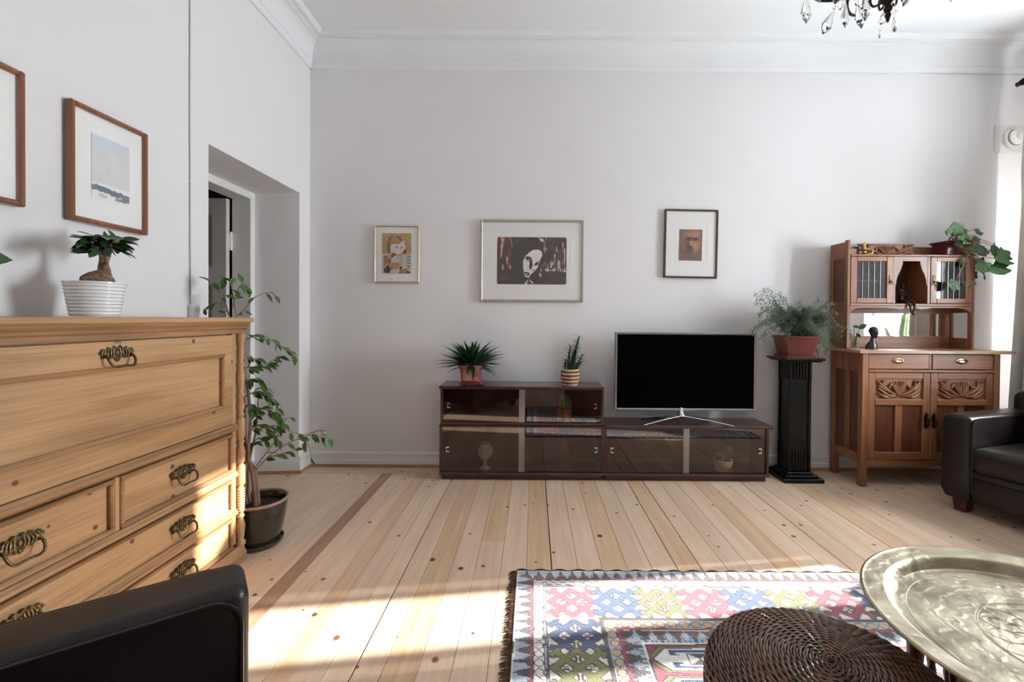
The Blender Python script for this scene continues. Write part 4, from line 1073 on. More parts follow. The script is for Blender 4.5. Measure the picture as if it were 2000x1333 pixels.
# ================================================================== LEATHER ARMCHAIRS
def armchair(label, origin, facing):
    """club chair; local +y is the way it faces, the origin lies under the middle of its front"""
    t = thing('armchair', label, 'armchair', (origin[0], origin[1], 0))
    t.rotation_euler = (0, 0, math.atan2(-facing[0], facing[1]))
    ORG[t] = Vector()
    W, D, T, AH = .44, .76, .150, .615
    def rbox(x0, x1, y0, y1, z0, z1, r, seg=4, name='pad', mat='leather', bulge=0.0, parent=t):
        bm = bmesh.new()
        bmesh.ops.create_cube(bm, size=1)
        bmesh.ops.scale(bm, vec=(x1 - x0, y1 - y0, z1 - z0), verts=bm.verts)
        bmesh.ops.translate(bm, vec=((x0 + x1) / 2, (y0 + y1) / 2, (z0 + z1) / 2), verts=bm.verts)
        bmesh.ops.bevel(bm, geom=bm.edges[:], offset=r, segments=seg, profile=.5, affect='EDGES')
        me = bpy.data.meshes.new(name); bm.to_mesh(me); bm.free()
        me.materials.append(M[mat]); me.shade_smooth()
        me.set_sharp_from_angle(angle=math.radians(50))
        o = bpy.data.objects.new(name, me); COL.objects.link(o); o.parent = parent
        if bulge:
            pass
        return o
    for s in (-1, 1):
        xo, xi = s * W, s * (W - T)
        a = rbox(min(xo, xi), max(xo, xi), -D, 0, .085, AH, .030, 5, 'arm', 'leather')
        # sewn-in side panel with piping, slightly proud of the arm's inner and outer side
        for (xx, sg) in ((xi, -s), (xo, s)):
            p = []
            r = .055
            for (cy, cz, a0) in ((-.016 - r, AH - .016 - r, 0), (-D + .06 + r, AH - .016 - r, PI / 2), (-D + .06 + r, .10 + r, PI), (-.016 - r, .10 + r, 3 * PI / 2)):
                for q in range(6):
                    an = a0 + PI / 2 * q / 5; p.append((cy + r * math.cos(an), cz + r * math.sin(an)))
            side = MB().prism(p, xx - sg * .02, xx + sg * .006, 'YZ').build('side_panel', M['leather'], a, local=True)
            MB().tube([(xx + sg * .005, y, z) for y, z in p], .0050, 6, closed=True).build('piping', M['leather'], a, 60, local=True)
    rbox(-W + T + .004, W - T - .004, -D + .18, .018, .275, .435, .050, 5, 'seat_cushion')
    rbox(-W + T + .004, W - T - .004, -D + .05, -.010, .235, .285, .012, 2, 'seat_border')
    rbox(-W + T + .004, W - T - .004, -D + .05, -.014, .085, .240, .012, 2, 'front_panel')
    rbox(-W + .02, W - .02, -D - .03, -D + .12, .085, .74, .06, 5, 'backrest')
    rbox(-W + T + .01, W - T - .01, -D + .09, -D + .25, .40, .76, .07, 5, 'back_cushion')
    for (xx, yy) in ((-W + .075, -.085), (W - .075, -.085), (-W + .075, -D + .0), (W - .075, -D + .0)):
        MB().prism([(xx - .040, .09), (xx - .030, 0), (xx + .030, 0), (xx + .040, .09)], yy - .035, yy + .035, 'XZ').build('foot', M['foot'], t, local=True)
    return t
armchair('black leather club chair standing in front of the oak sideboard', (2.775, 2.515), (-.95, -.30))
armchair('dark brown-black leather club chair beside the pine chest', (-.438, .752), (.80, .60))

# ================================================================== RUG
RX0, RX1, RY0, RY1 = -.070, 2.30, .62, 2.142
def rug_img():
    res = .0045
    w, h = int((RX1 - RX0) / res), int((RY1 - RY0) / res)
    U, V = uv(h, w)
    wob = (vnoise(h, w, (14, 20), 41, 3) - .5) * .008
    X = U * (RX1 - RX0) + wob; Y = V * (RY1 - RY0) + wob.T[:1, :1] * 0 + (vnoise(h, w, (14, 20), 42, 3) - .5) * .008
    W, H = RX1 - RX0, RY1 - RY0
    C = dict(cream=(224, 216, 204), white=(232, 228, 220), blue=(66, 92, 140), lblue=(168, 180, 194), brown=(78, 62, 58), dark=(48, 38, 40), red=(150, 48, 72), pink=(190, 74, 96), olive=(122, 120, 68), tan=(196, 166, 132), navy=(46, 66, 112))
    im = srgb_img(h, w, C['cream'])
    def put(m, c): im[m] = np.array(C[c]) / 255.
    # distance to the nearest edge, and the run along that edge
    dl, dr, dt, db = X, W - X, Y, H - Y
    horiz = np.minimum(dt, db) < np.minimum(dl, dr)
    d = np.minimum(np.minimum(dl, dr), np.minimum(dt, db)); run = np.where(horiz, X, Y)
    def saw(d0, d1, per, flip=False):
        band = (d >= d0) & (d < d1); t = (d - d0) / (d1 - d0)
        put(band, 'brown')
        ph = np.abs(((run / per) % 1) - .5) * 2                      # 0 at the middle of a tooth, 1 between teeth
        step = np.floor(t * 4) / 4
        tooth = (ph < (.92 - step * .9)) if not flip else (ph < (.1 + step * .95))
        hook = (np.abs(t - .55) < .12) & (ph < .62)
        put(band & (tooth | hook), 'lblue')
        put(band & (np.abs(ph - (.92 - step * .9)) < .07), 'dark')
    def hexes(d0, d1, per, bgc):
        band = (d >= d0) & (d < d1); t = ((d - d0) / (d1 - d0) - .5) * 2
        put(band, bgc)
        q = np.abs(((run / per) % 1) - .5) * 2
        e = np.maximum(np.abs(t) * 1.02, np.abs(t) * .55 + q * .95)
        put(band & (e < .82), 'tan' if bgc == 'lblue' else 'white'); put(band & (np.abs(e - .84) < .09), 'dark')
    put(d < .005, 'dark'); put((d >= .005) & (d < .010), 'white')
    saw(.010, .072, .052)
    put((d >= .068) & (d < .078), 'red'); put((d >= .078) & (d < .082), 'dark')
    hexes(.082, .120, .043, 'white'); put((d >= .120) & (d < .136), 'brown'); put((d >= .125) & (d < .129), 'lblue')
    B0, B1 = .138, .340
    # inner frame
    put((d >= B1) & (d < B1 + .016), 'brown'); put((d >= B1 - .002) & (d < B1), 'dark')
    hexes(B1 + .018, B1 + .058, .046, 'lblue'); put((d >= B1 + .058) & (d < B1 + .070), 'red')
    saw(B1 + .072, B1 + .138, .062, True)
    put((d >= B1 + .138) & (d < B1 + .145), 'white'); put((d >= B1 + .145) & (d < B1 + .151), 'dark')
    put(d >= B1 + .151, 'red')
    # hooked lozenges in the broad cream border
    def motif(cx, cy, sx, sy, col):
        x = (X - cx) / sx; y = (Y - cy) / sy
        sel = (np.abs(x) < 1.1) & (np.abs(y) < 1.1)
        if not sel.any(): return
        a, b = np.abs(x), np.abs(y)
        def dist(p, q):
            px_, py_ = p; dx, dy = q[0] - px_, q[1] - py_
            t = np.clip(((a - px_) * dx + (b - py_) * dy) / (dx * dx + dy * dy), 0, 1)
            return np.hypot(a - px_ - t * dx, b - py_ - t * dy)
        # one quarter of the figure: lozenge side, crossing diagonal, hook with its barb
        dm = np.minimum(dist((0, .90), (.90, 0)) - .120, dist((0, 0), (.80, .80)) - .115)
        dm = np.minimum(dm, dist((.80, .80), (.70, .93)) - .09)
        dm = np.minimum(dm, dist((.80, .80), (.96, .72)) - .075); dm = np.minimum(dm, dist((.96, .72), (.90, .58)) - .06)
        put(sel & (dm < .045), 'dark' if col != 'pink' else 'red')
        put(sel & (dm < 0), col)
        dash = sel & (((a < .10) & (np.abs(b - .45) < .12) & (a > .03)) | ((b < .10) & (np.abs(a - .45) < .12) & (b > .03)))
        put(dash, 'dark')
    mid = (B0 + B1) / 2; sx, sy = .099, .094
    cols = ['pink', 'blue', 'olive', 'pink', 'blue', 'olive', 'red', 'navy', 'olive', 'pink', 'blue']
    n = 11; x0 = .241; stepx = (W - 2 * x0) / (n - 1)
    for k in range(n):
        motif(x0 + stepx * k, mid, sx, sy, cols[k]); motif(x0 + stepx * k, H - mid, sx, sy, cols[::-1][k])
    m = 5; y0 = mid + .205; stepy = (H - 2 * y0) / (m - 1)
    for k in range(m):
        c = ['navy', 'olive', 'pink', 'blue', 'olive'][k]
        motif(mid, y0 + stepy * k, sx, sy * .98, c); motif(W - mid, y0 + stepy * k, sx, sy * .98, c)
    # stepped hexagon medallions in the red field
    fx0 = B1 + .151
    fw, fh = W - 2 * fx0, H - 2 * fx0
    nc, nr = 4, 4
    for kc in range(nc):
        for kr in range(nr):
            cx = fx0 + fw * (kc + .5) / nc; cy = fx0 + fh * (kr + .5) / nr; hw, hh = fw / nc / 2 - .014, fh / nr / 2 - .006
            x, y = (X - cx) / hw, (Y - cy) / hh; a, b = np.abs(x), np.abs(y)
            e = np.maximum(b, a * .80 + b * .32); cell = (a < 1.05) & (b < 1.05)
            put(cell & (e < 1.0), 'dark'); put(cell & (e < .96), 'olive'); put(cell & (e < .86), 'dark'); put(cell & (e < .82), 'white')
            put(cell & (((np.abs(b - .60) < .10) & (a < .62)) | ((np.abs(a - .56) < .07) & (b > .30) & (b < .7)) | ((np.abs(b - .30) < .06) & (a > .40) & (a < .62))), 'navy')
            put(cell & (a < .26) & (b < .42), 'dark'); put(cell & (a < .23) & (b < .36), 'white'); put(cell & (a < .20 * b / .34) & (b < .34), 'brown')
    return im
rug = thing('rug', 'patterned wool rug with hooked lozenges and dark fringed ends', 'rug', ((RX0 + RX1) / 2, (RY0 + RY1) / 2, 0))
MB().box(RX0, RX1, RY0, RY1, .0005, .0085, .001).build('rug_base', M['rugback'], rug)
paint('rug_pile', rug_img(), (RX0 + .001, RY1 - .001, .0095), (RX1 - RX0 - .002, 0, 0), (0, -(RY1 - RY0 - .002), 0), rug, M['rugm'])
fr = MB(); r2 = random.Random(4)
for (xe, s) in ((RX0, -1), (RX1, 1)):
    y = RY0
    while y < RY1:
        ln = .026 + .016 * r2.random(); dy = (r2.random() - .5) * .02
        fr.tube([(xe, y, .006), (xe + s * ln * .5, y + dy * .4, .006), (xe + s * ln, y + dy, .0025)], [.0022, .0018, .001], 4)
        y += .0042
tag(fr.build('fringe', M['fringe'], rug), kind='stuff')
for yy in (RY0, RY1):
    n = 150
    MB().tube([(RX0 + (RX1 - RX0) * i / n, yy + (.004 * math.sin(i * 1.1)), .007 + .002 * math.sin(i * 1.1)) for i in range(n + 1)], .0055, 6).build('selvedge_cord', M['rugback'], rug, 60)

# ================================================================== WICKER STOOL
WC = Vector((.655, .985, 0))
stool = thing('wicker_stool', 'round domed stool of brown woven wicker', 'stool', tuple(WC))
ZW = .455
def wprof():
    P = []
    for k in range(60):
        r = .222 * k / 59; P.append((r, ZW - .030 * (r / .222) ** 2))
    for k in range(1, 22):
        a = PI / 2 * k / 21; P.append((.222 + .034 * math.sin(a), ZW - .030 - .045 * (1 - math.cos(a)) - .004 * k / 21))
    for k in range(1, 60):
        z = ZW - .079 - (ZW - .079 - .020) * k / 59; P.append((.256 - .030 * (k / 59) ** 1.6, z))
    return P
WP = wprof()
cum = [0]
for i in range(1, len(WP)): cum.append(cum[-1] + math.dist(WP[i], WP[i - 1]))
def wat(s):
    for i in range(1, len(WP)):
        if cum[i] >= s:
            t = (s - cum[i - 1]) / max(1e-9, cum[i] - cum[i - 1])
            a, b = WP[i - 1], WP[i]; tx, tz = b[0] - a[0], b[1] - a[1]; l = math.hypot(tx, tz)
            return a[0] + tx * t, a[1] + tz * t, -tz / l, tx / l
    return WP[-1][0], WP[-1][1], 1, 0
MB().lathe([(max(r - .006, 0), z - .006) for r, z in WP], tuple(WC), 48).build('inner_frame', M['wicker'], stool, 60)
wv = MB(); s = .010; row = 0
while s < cum[-1]:
    r, z, nx, nz = wat(s)
    ns = 16 if r < .06 else (32 if r < .15 else 64)
    seg = max(24, int(ns * 3))
    pts = []
    for i in range(seg):
        t = 2 * PI * i / seg + .18 * r * 10
        o = .0030 * math.cos(ns / 2 * t + PI * row)
        pts.append((WC.x + (r + nx * o) * math.cos(t), WC.y + (r + nx * o) * math.sin(t), z + nz * o))
    wv.tube(pts, .0031, 5, closed=True)
    s += .0061; row += 1
wv.build('weave', M['wicker'], stool, 60)

# ================================================================== BRASS TRAY TABLE
TC, TR, TZ = Vector((1.173, .962, 0)), .385, .52
stand = thing('tray_stand', 'folding stand of dark turned wood under the brass tray', 'table stand', tuple(TC))
rot0 = .35
for k in range(6):
    a = rot0 + k * PI / 3
    dx, dy = math.cos(a), math.sin(a)
    r0, r1 = .285, .270
    pts = [(TC.x + dx * r, TC.y + dy * r, z) for r, z in ((r0, .0135), (r0 * .99, .08), (r0 * .97, .20), (r0 * .95, .30), (r1, .42), (r1, .494))]
    MB().tube(pts, [.014, .016, .020, .014, .021, .016], 10).box(-.018, .018, -.018, .018, .215, .275, .003, Matrix.Translation((TC.x + dx * r0 * .96, TC.y + dy * r0 * .96, 0))).box(-.020, .020, -.020, .020, .425, .485, .003, Matrix.Translation((TC.x + dx * r1, TC.y + dy * r1, 0))).build('turned_leg', M['redwood'], stand, 50)
for k in range(6):
    a, b = rot0 + k * PI / 3, rot0 + (k + 1) * PI / 3
    for z in (.245, .455):
        r = .274
        MB().tube([(TC.x + math.cos(a) * r, TC.y + math.sin(a) * r, z), (TC.x + math.cos(b) * r, TC.y + math.sin(b) * r, z)], .011, 8).build('stretcher', M['redwood'], stand, 50)
    for q in (.25, .5, .75):
        x = TC.x + (math.cos(a) * (1 - q) + math.cos(b) * q) * .274; y = TC.y + (math.sin(a) * (1 - q) + math.sin(b) * q) * .274
        MB().lathe([(.005, .25), (.009, .28), (.006, .31), (.011, .35), (.006, .39), (.009, .42), (.005, .45)], (x, y, 0), 10).build('spindle', M['redwood'], stand, 50)
tray = thing('brass_tray', 'large round engraved brass tray with a raised rim', 'tray', (TC.x, TC.y, TZ))
MB().lathe([(0, TZ - .020), (.306, TZ - .020), (.316, TZ - .017), (.324, TZ - .004), (.330, TZ + .006), (.338, TZ + .010), (.372, TZ + .012), (.380, TZ + .016), (TR, TZ + .014), (TR + .001, TZ + .010), (TR - .004, TZ + .007), (.338, TZ + .004), (.330, TZ - .004), (.322, TZ - .020), (.312, TZ - .024), (0, TZ - .024)], (TC.x, TC.y, 0), 96).build('tray_plate', M['tray'], tray, 40)
eng = MB()
for r in (.070, .160, .164, .290):
    eng.tube([(TC.x + r * math.cos(2 * PI * i / 96), TC.y + r * math.sin(2 * PI * i / 96), TZ - .0199) for i in range(96)], .0006, 4, closed=True)
for k in range(16):
    for s in (-1, 1):
        eng.tube([(TC.x + math.cos(2 * PI * k / 16 + s * .2 * math.sin(t * PI)) * (.075 + .082 * t), TC.y + math.sin(2 * PI * k / 16 + s * .2 * math.sin(t * PI)) * (.075 + .082 * t), TZ - .0199) for t in [i / 14 for i in range(15)]], .0006, 4)
eng.build('chased_lines', M['tray'], tray, 60)

# ================================================================== CURTAIN, ADDED SUN BLOCKER, VENT, CABLE, CHANDELIER
rod = thing('curtain_rod', 'dark curtain rod with a rounded end above the window', 'curtain rod', (3.77, 2.6, 3.06))
MB().tube([(3.77, 1.30, 3.06), (3.77, 3.50, 3.06)], .014, 12).build('pole', M['bronze'], rod, 60)
MB().lathe([(0, -.05), (.012, -.048), (.024, -.030), (.028, -.008), (.022, .016), (.014, .028), (.018, .034), (.018, .044), (0, .046)][::-1], (3.77, 3.535, 3.06), 16, None, 'Y').build('finial', M['bronze'], rod, 60)
for y in (1.42, 3.47): MB().tube([(3.77, y, 3.06), (3.948, y, 3.06)], .009, 8).lathe([(0, 0), (.028, 0), (.028, .008), (0, .008)], (3.941, y, 3.06), 14, None, 'X').build('bracket', M['bronze'], rod, 60)
def curtain_panel(label, y_far, y_near_top, y_near_bot, zslant, seed):
    t = thing('curtain', label, 'curtain', (3.80, y_far, .02))
    nu, nv = 150, 60
    vs = []; fs = []
    rr = random.Random(seed); ph = [rr.random() * 6 for _ in range(4)]
    for j in range(nv + 1):
        z = .02 + (3.03 - .02) * j / nv
        k = min(1, max(0, (z - zslant) / .30)); k = k * k * (3 - 2 * k)
        near = y_near_bot + (y_near_top - y_near_bot) * k
        far = y_far + .035 * (1 - z / 2.9)
        amp = .030 + .022 * (1 - z / 2.9)
        for i in range(nu + 1):
            u = i / nu
            y = far + (near - far) * u
            x = 3.760 + amp * math.sin(2 * PI * 9 * u + ph[0] + .5 * math.sin(3 * u + ph[1] + z)) + .010 * math.sin(2 * PI * 21 * u + ph[2]) - .085 * max(0, 1 - z / 2.9)
            vs.append((x, y, z))
    w = nu + 1
    for j in range(nv):
        for i in range(nu): fs.append((j * w + i, j * w + i + 1, (j + 1) * w + i + 1, (j + 1) * w + i))
    mb = MB().add(vs, fs)
    o = mb.build('cloth', M['curtain'], t, 80)
    so = o.modifiers.new('thick', 'SOLIDIFY'); so.thickness = .003
    for i in range(10):
        y = y_far + (y_near_top - y_far) * (i + .5) / 10
        MB().tube([(3.77 + .020 * math.cos(a), y, 3.052 + .024 * math.sin(a)) for a in [2 * PI * q / 14 for q in range(14)]], .0025, 5, closed=True).build('curtain_ring', M['bronze'], t, 60)
    return t
curtain_panel('long cream linen curtain hanging in the corner by the sideboard', 3.50, 3.03, 2.72, 2.08, 3)
bl = thing('sun_blocker', 'added unseen white sun blind drawn down over the upper window panes', 'blocker', (4.20, 2.2, 2.34))
MB().box(4.196, 4.199, 1.80, 2.715, 2.30, 2.80).build('blocker_cloth', M['blocker'], bl)  # unseen sheet added to keep sun from the upper panes off the chest
MB().tube([(4.190, 1.80, 2.80), (4.190, 2.715, 2.80)], .020, 12).build('roller', M['blocker'], bl, 60)
MB().box(4.190, 4.205, 1.80, 2.715, 2.285, 2.303, .004).build('bottom_bar', M['plasticw'], bl)

vt = thing('air_vent', 'round cream air valve on a square wall plate', 'vent', (3.80, YB, 2.67))
MB().box(3.675, 3.915, YB - .010, YB, 2.560, 2.775, .004).build('plate', M['vent'], vt)
MB().lathe([(0, 0), (.088, 0), (.088, -.010), (.078, -.024), (.066, -.026), (.060, -.012), (.0, -.012)], (3.815, YB - .010, 2.668), 36, None, 'Y').build('valve_ring', M['vent'], vt, 40)
MB().lathe([(0, -.012), (.040, -.014), (.060, -.030), (.062, -.040), (.048, -.050), (.020, -.054), (.016, -.060), (0, -.060)], (3.815, YB - .010, 2.668), 36, None, 'Y').build('valve_disc', M['vent'], vt, 40)

cbl = thing('wall_cable', 'thin grey cable running straight down the left wall', 'cable', (XL, 2.382, 1.25))
MB().tube([(XL + .004, 2.380, 3.18), (XL + .004, 2.379, 2.2), (XL + .004, 2.383, 1.30), (XL + .004, 2.384, 1.262)], .0032, 8).build('cord', M['cable'], cbl, 60)
for z in (2.9, 2.4, 1.9, 1.45): MB().box(XL, XL + .008, 2.376, 2.388, z, z + .008, .002).build('clip', M['plasticw'], cbl)
jb = thing('junction_box', 'small white wall socket box where the grey cable ends', 'socket', (XL, 2.40, 1.22))
MB().box(XL, XL + .030, 2.368, 2.422, 1.195, 1.262, .006).build('box', M['plasticw'], jb)
MB().box(XL + .030, XL + .033, 2.376, 2.414, 1.203, 1.254, .003).build('cover', M['plasticw'], jb)
MB().lathe([(0, 0), (.012, 0), (.012, .010), (.006, .014), (0, .014)], (XL, 2.455, 1.215), 12, None, 'X').build('knob', M['plasticw'], jb, 50)
so = thing('wall_socket', 'small dark plug in the wall beside the glass cabinet', 'socket', (-.725, YB, .245))
MB().box(-.755, -.700, YB - .008, YB, .205, .285, .004).build('plate', M['plasticw'], so)
MB().lathe([(0, -.034), (.010, -.034), (.016, -.028), (.016, 0), (0, 0)], (-.722, YB - .008, .240), 14, None, 'Y').build('plug', M['bronze'], so, 50)

HC = Vector((1.46, 1.90, 2.42))
ch = thing('chandelier', 'bronze chandelier hung with clear crystal drops', 'chandelier', (HC.x, HC.y, 2.44))
def hz(px, py): return onY(px, py, HC.y)
zb = hz(1717, 44).z
prof = [(0, 0), (.004, .002), (.008, .018), (.012, .030), (.008, .040), (.015, .050), (.017, .060), (.010, .070), (.020, .082), (.032, .100), (.034, .115), (.020, .130), (.012, .16), (.018, .20), (.026, .24), (.016, .28), (.010, .32), (.010, .50), (.020, .54), (.012, .58), (.007, .60), (.007, 3.385 - zb - .06)]
MB().lathe([(r, zb + z) for r, z in prof], (HC.x, HC.y, 0), 20).build('stem', M['bronze'], ch, 50)
MB().lathe([(0, ZC), (.055, ZC), (.055, ZC - .012), (.035, ZC - .045), (.012, ZC - .065), (0, ZC - .065)], (HC.x, HC.y, 0), 24).build('ceiling_rose', M['bronze'], ch, 50)
cr = MB()
rings = [(0, .0), (.004, -.006), (.0145, -.040), (.0185, -.058), (.012, -.076), (0, -.092)]
nn = 6
cv = []; cf = []
for r, z in rings:
    for i in range(nn): cv.append((r * math.cos(2 * PI * i / nn), .45 * r * math.sin(2 * PI * i / nn), z))
for j in range(len(rings) - 1):
    for i in range(nn): cf.append((j * nn + i, (j + 1) * nn + i, (j + 1) * nn + (i + 1) % nn, j * nn + (i + 1) % nn))
crystal = MB().add(cv, cf).mesh('crystal_drop', M['crystal'])
bead = MB().ball((0, 0, 0), .008, n=8, m=6).mesh('crystal_bead', M['crystal'])
arms = []
for k in range(6):
    a = .42 + k * PI / 3
    d = Vector((math.cos(a), math.sin(a), 0))
    P = [HC + d * r + Vector((0, 0, zb + z - HC.z)) for r, z in ((.018, .165), (.09, .180), (.17, .165), (.25, .195), (.295, .260), (.285, .330))]
    am = MB().tube(spline(P, 24), [.007] * 26 if False else .0065, 8)
    am.tube(spline([HC + d * r + Vector((0, 0, zb + z - HC.z)) for r, z in ((.018, .09), (.05, .085), (.06, .12), (.04, .15), (.02, .145))], 16), .0045, 6)
    arm = am.build('arm', M['bronze'], ch, 60)
    tip = P[-1]
    MB().lathe([(.006, 0), (.038, .008), (.044, .016), (.040, .018), (.012, .014), (.014, .040), (.011, .042)], tuple(tip), 18).build('drip_pan', M['bronze'], arm, 50)
    MB().lathe([(0, .0), (.011, 0), (.011, .085), (.004, .095), (0, .095)], tuple(tip + Vector((0, 0, .042))), 12).build('candle_tube', M['creampot'], arm, 50)
    arms.append((d, tip))
def hang(pos, tilt=0.0, spin=0.0, s=1.0):
    inst('crystal_drop', crystal, Matrix.Translation(pos) @ Matrix.Rotation(spin, 4, 'Z') @ Matrix.Rotation(tilt, 4, 'Y') @ Matrix.Scale(s, 4), ch)
    inst('crystal_bead', bead, Matrix.Translation(Vector(pos) + Vector((0, 0, .010))), ch)
for (pxx, pyy, til, dy, s) in ((1575, -8, 0, 0, 1.25), (1630, 20, .45, .05, 1.25), (1651, 2, 0, -.03, 1.2), (1675, 4, -.15, .06, 1.25), (1690, -14, 0, -.10, 1.2), (1718, 46, .15, -.01, .75), (1748, 28, .55, -.03, 1.35), (1740, 12, .5, .04, 1.0), (1780, -38, .3, .03, 1.25), (1858, -38, .3, 0, 1.25), (1600, -40, 0, .08, 1.1), (1640, -35, .2, .10, 1.1)):
    p = hz(pxx, pyy); p = CAM + (p - CAM) * ((HC.y + dy) / HC.y)
    hang(p, til, .3 * (pxx % 5), s)
for (d, tip) in arms:
    for q in range(3):
        a = q * 2.1
        hang(tip + Vector((.036 * math.cos(a), .036 * math.sin(a), .0)), 0, a, .75)

# ================================================================== PLANTS AND SMALL THINGS
def leaf_mesh(name, mat, wid=.5, seg=7, fold=.12, droop=.18, tip=1.0, shape=None):
    """leaf of length 1 along +Y"""
    vs = []; fs = []
    for i in range(seg + 1):
        t = i / seg
        hw = (shape(t) if shape else (math.sin(PI * t ** .85) ** .9)) * wid * .5
        if i in (0, seg): hw = max(hw, .004)
        z = -droop * t * t
        vs += [(-hw, t, z + fold * hw * 2), (0, t, z), (hw, t, z + fold * hw * 2)]
    for i in range(seg):
        for k in (0, 1): fs.append((i * 3 + k, i * 3 + k + 1, i * 3 + k + 4, i * 3 + k + 3))
    me = MB().add(vs, fs).mesh(name, mat, 80)
    return me
def lobed_mesh(name, mat):
    vs = [(0, 0, 0)]; n = 30
    for i in range(n):
        a = -PI * .94 + 1.88 * PI * i / (n - 1)
        r = .5 * (.91 + .09 * math.cos(5 * a)) * (1 if abs(a) < 2.6 else .8)
        vs.append((r * math.sin(a), .32 + r * math.cos(a),   .05 * math.cos(5 * a) - .35 * r * r))
    return MB().add(vs, [(0, i, i + 1) for i in range(1, n)]).mesh(name, mat, 80)
LM = {'fig': leaf_mesh('fig_leaf', M['leaf'], .48, 6, .15, .2), 'bons': leaf_mesh('bonsai_leaf', M['leaf_dark'], .52, 6, .12, .16, shape=lambda t: math.sin(PI * t ** .8) ** .6),
      'blade': leaf_mesh('blade', M['leaf_blade'], .115, 7, .35, .22, shape=lambda t: (1 - t ** 2.6) * (.75 + .25 * math.sin(PI * t))), 'lob': lobed_mesh('lobed_leaf', M['leaf_ger']),
      'big': leaf_mesh('broad_leaf', M['leaf_dark'], .55, 8, .1, .2)}
def pot_lathe(c, prof, mat, t, name='pot', n=40, smooth=45):
    return MB().lathe([(r, c[2] + z) for r, z in prof], (c[0], c[1], 0), n).build(name, mat, t, smooth)
def square_pot(c, h, wb, wt, rot, mat, t, name='pot', wall=.010, tilt=None):
    """tapered square pot with a lip, open at the top"""
    Mx = Matrix.Translation(c) @ Matrix.Rotation(rot, 4, 'Z')
    if tilt: Mx = Matrix.Translation(c) @ tilt @ Matrix.Rotation(rot, 4, 'Z')
    def ring(hw, z, r=.012):
        out = []
        for (sx, sy, a0) in ((1, 1, 0), (-1, 1, PI / 2), (-1, -1, PI), (1, -1, 3 * PI / 2)):
            for q in range(4):
                a = a0 + PI / 2 * q / 3
                out.append(Mx @ Vector((sx * (hw - r) + r * math.cos(a), sy * (hw - r) + r * math.sin(a), z)))
        return out
    L = [ring(wb / 2, 0), ring(wt / 2 - .004, h * .86), ring(wt / 2 + .004, h * .88), ring(wt / 2 + .006, h), ring(wt / 2 - wall, h), ring(wt / 2 - wall - .004, h * .86)]
    n = len(L[0]); vs = [p for r in L for p in r]; fs = [tuple(range(n))[::-1]]
    for j in range(len(L) - 1):
        for i in range(n): fs.append((j * n + i, j * n + (i + 1) % n, (j + 1) * n + (i + 1) % n, (j + 1) * n + i))
    o = MB().add(vs, fs).build(name, mat, t, 40)
    s = ring(wt / 2 - wall - .003, h * .88)
    MB().add(s, [tuple(range(n))]).build('soil', M['soil'], t)
    return Mx

# --- ficus tree behind the chest
FC = Vector((-1.447, 2.395, 0))
fc = thing('ficus_tree', 'weeping fig tree in a dark green glazed floor pot', 'potted plant', tuple(FC))
pot_lathe(FC, [(0, .012), (.098, .012), (.104, .03), (.126, .12), (.138, .20), (.142, .232), (.134, .236), (.128, .228), (.124, .19), (0, .19)], M['greenglaze'], fc)
MB().tube([(FC.x + .139 * math.cos(a), FC.y + .139 * math.sin(a), .236) for a in [2 * PI * i / 48 for i in range(48)]], .0085, 8, closed=True).build('pot_rim', M['rimclay'], fc, 60)
pot_lathe(FC, [(0, 0), (.105, 0), (.118, .014), (.122, .030), (.116, .030), (.110, .014), (0, .011)], M['greenglaze'], fc, 'saucer')
pot_lathe(FC, [(0, .206), (.06, .204), (.127, .196)], M['soil'], fc, 'soil', 24, 60)
FYD = FC.y
def fp(px, py, dy=0): return onY(px, py, FYD + dy)
trunks = [([(484, 1000), (474, 945), (478, 890), (476, 800), (470, 700), (458, 650), (446, 612), (436, 575)], [.012, .011, .009, .008, .007, .005, .004, .002], .02),
          ([(499, 1000), (494, 930), (484, 890), (490, 820), (480, 740), (470, 670), (462, 620), (452, 560)], [.012, .010, .009, .007, .006, .005, .004, .002], -.02),
          ([(505, 1000), (503, 960), (498, 921), (478, 885), (472, 840)], [.012, .010, .009, .007, .005], .0),
          ([(490, 1000), (485, 955), (487, 900), (500, 840), (505, 770)], [.010, .009, .007, .005, .003], .05)]
for L_, rs, dy in trunks:
    P = spline([fp(x, y, dy) for x, y in L_], 28)
    R = [float(np.interp(i / (len(P) - 1) * (len(rs) - 1), range(len(rs)), rs)) for i in range(len(P))]
    MB().tube(P, R, 8).build('trunk', M['bark'], fc, 60)
branches = [([(444, 640), (437, 600), (425, 565), (408, 548)], 5), ([(446, 612), (425, 592), (408, 598), (396, 606)], 4), ([(450, 630), (480, 602), (500, 580), (528, 572), (538, 580)], 5),
            ([(455, 600), (462, 570), (475, 555), (484, 568)], 6), ([(452, 560), (446, 545), (436, 545)], 4), ([(470, 668), (510, 655), (545, 675), (580, 698)], 11), ([(472, 720), (500, 716), (528, 707), (548, 692)], 9),
            ([(474, 690), (490, 700), (510, 700)], 4), ([(478, 775), (505, 765), (530, 780), (548, 806)], 15), ([(476, 745), (500, 742), (528, 768)], 10), ([(486, 830), (510, 800), (535, 812), (552, 830)], 13),
            ([(484, 850), (505, 830), (530, 845), (545, 860)], 10), ([(500, 840), (540, 832), (575, 846), (610, 852), (650, 858)], 7), ([(600, 850), (625, 842), (636, 862)], 5),
            ([(498, 921), (525, 892), (560, 868), (590, 858), (606, 880), (607, 906)], 3), ([(498, 915), (537, 862), (548, 836), (556, 816)], 5), ([(520, 895), (560, 884), (580, 878)], 4), ([(480, 890), (500, 860), (520, 855)], 6), ([(476, 800), (490, 790), (500, 800)], 7), ([(545, 838), (556, 822), (566, 815)], 1)]
rf = random.Random(8)
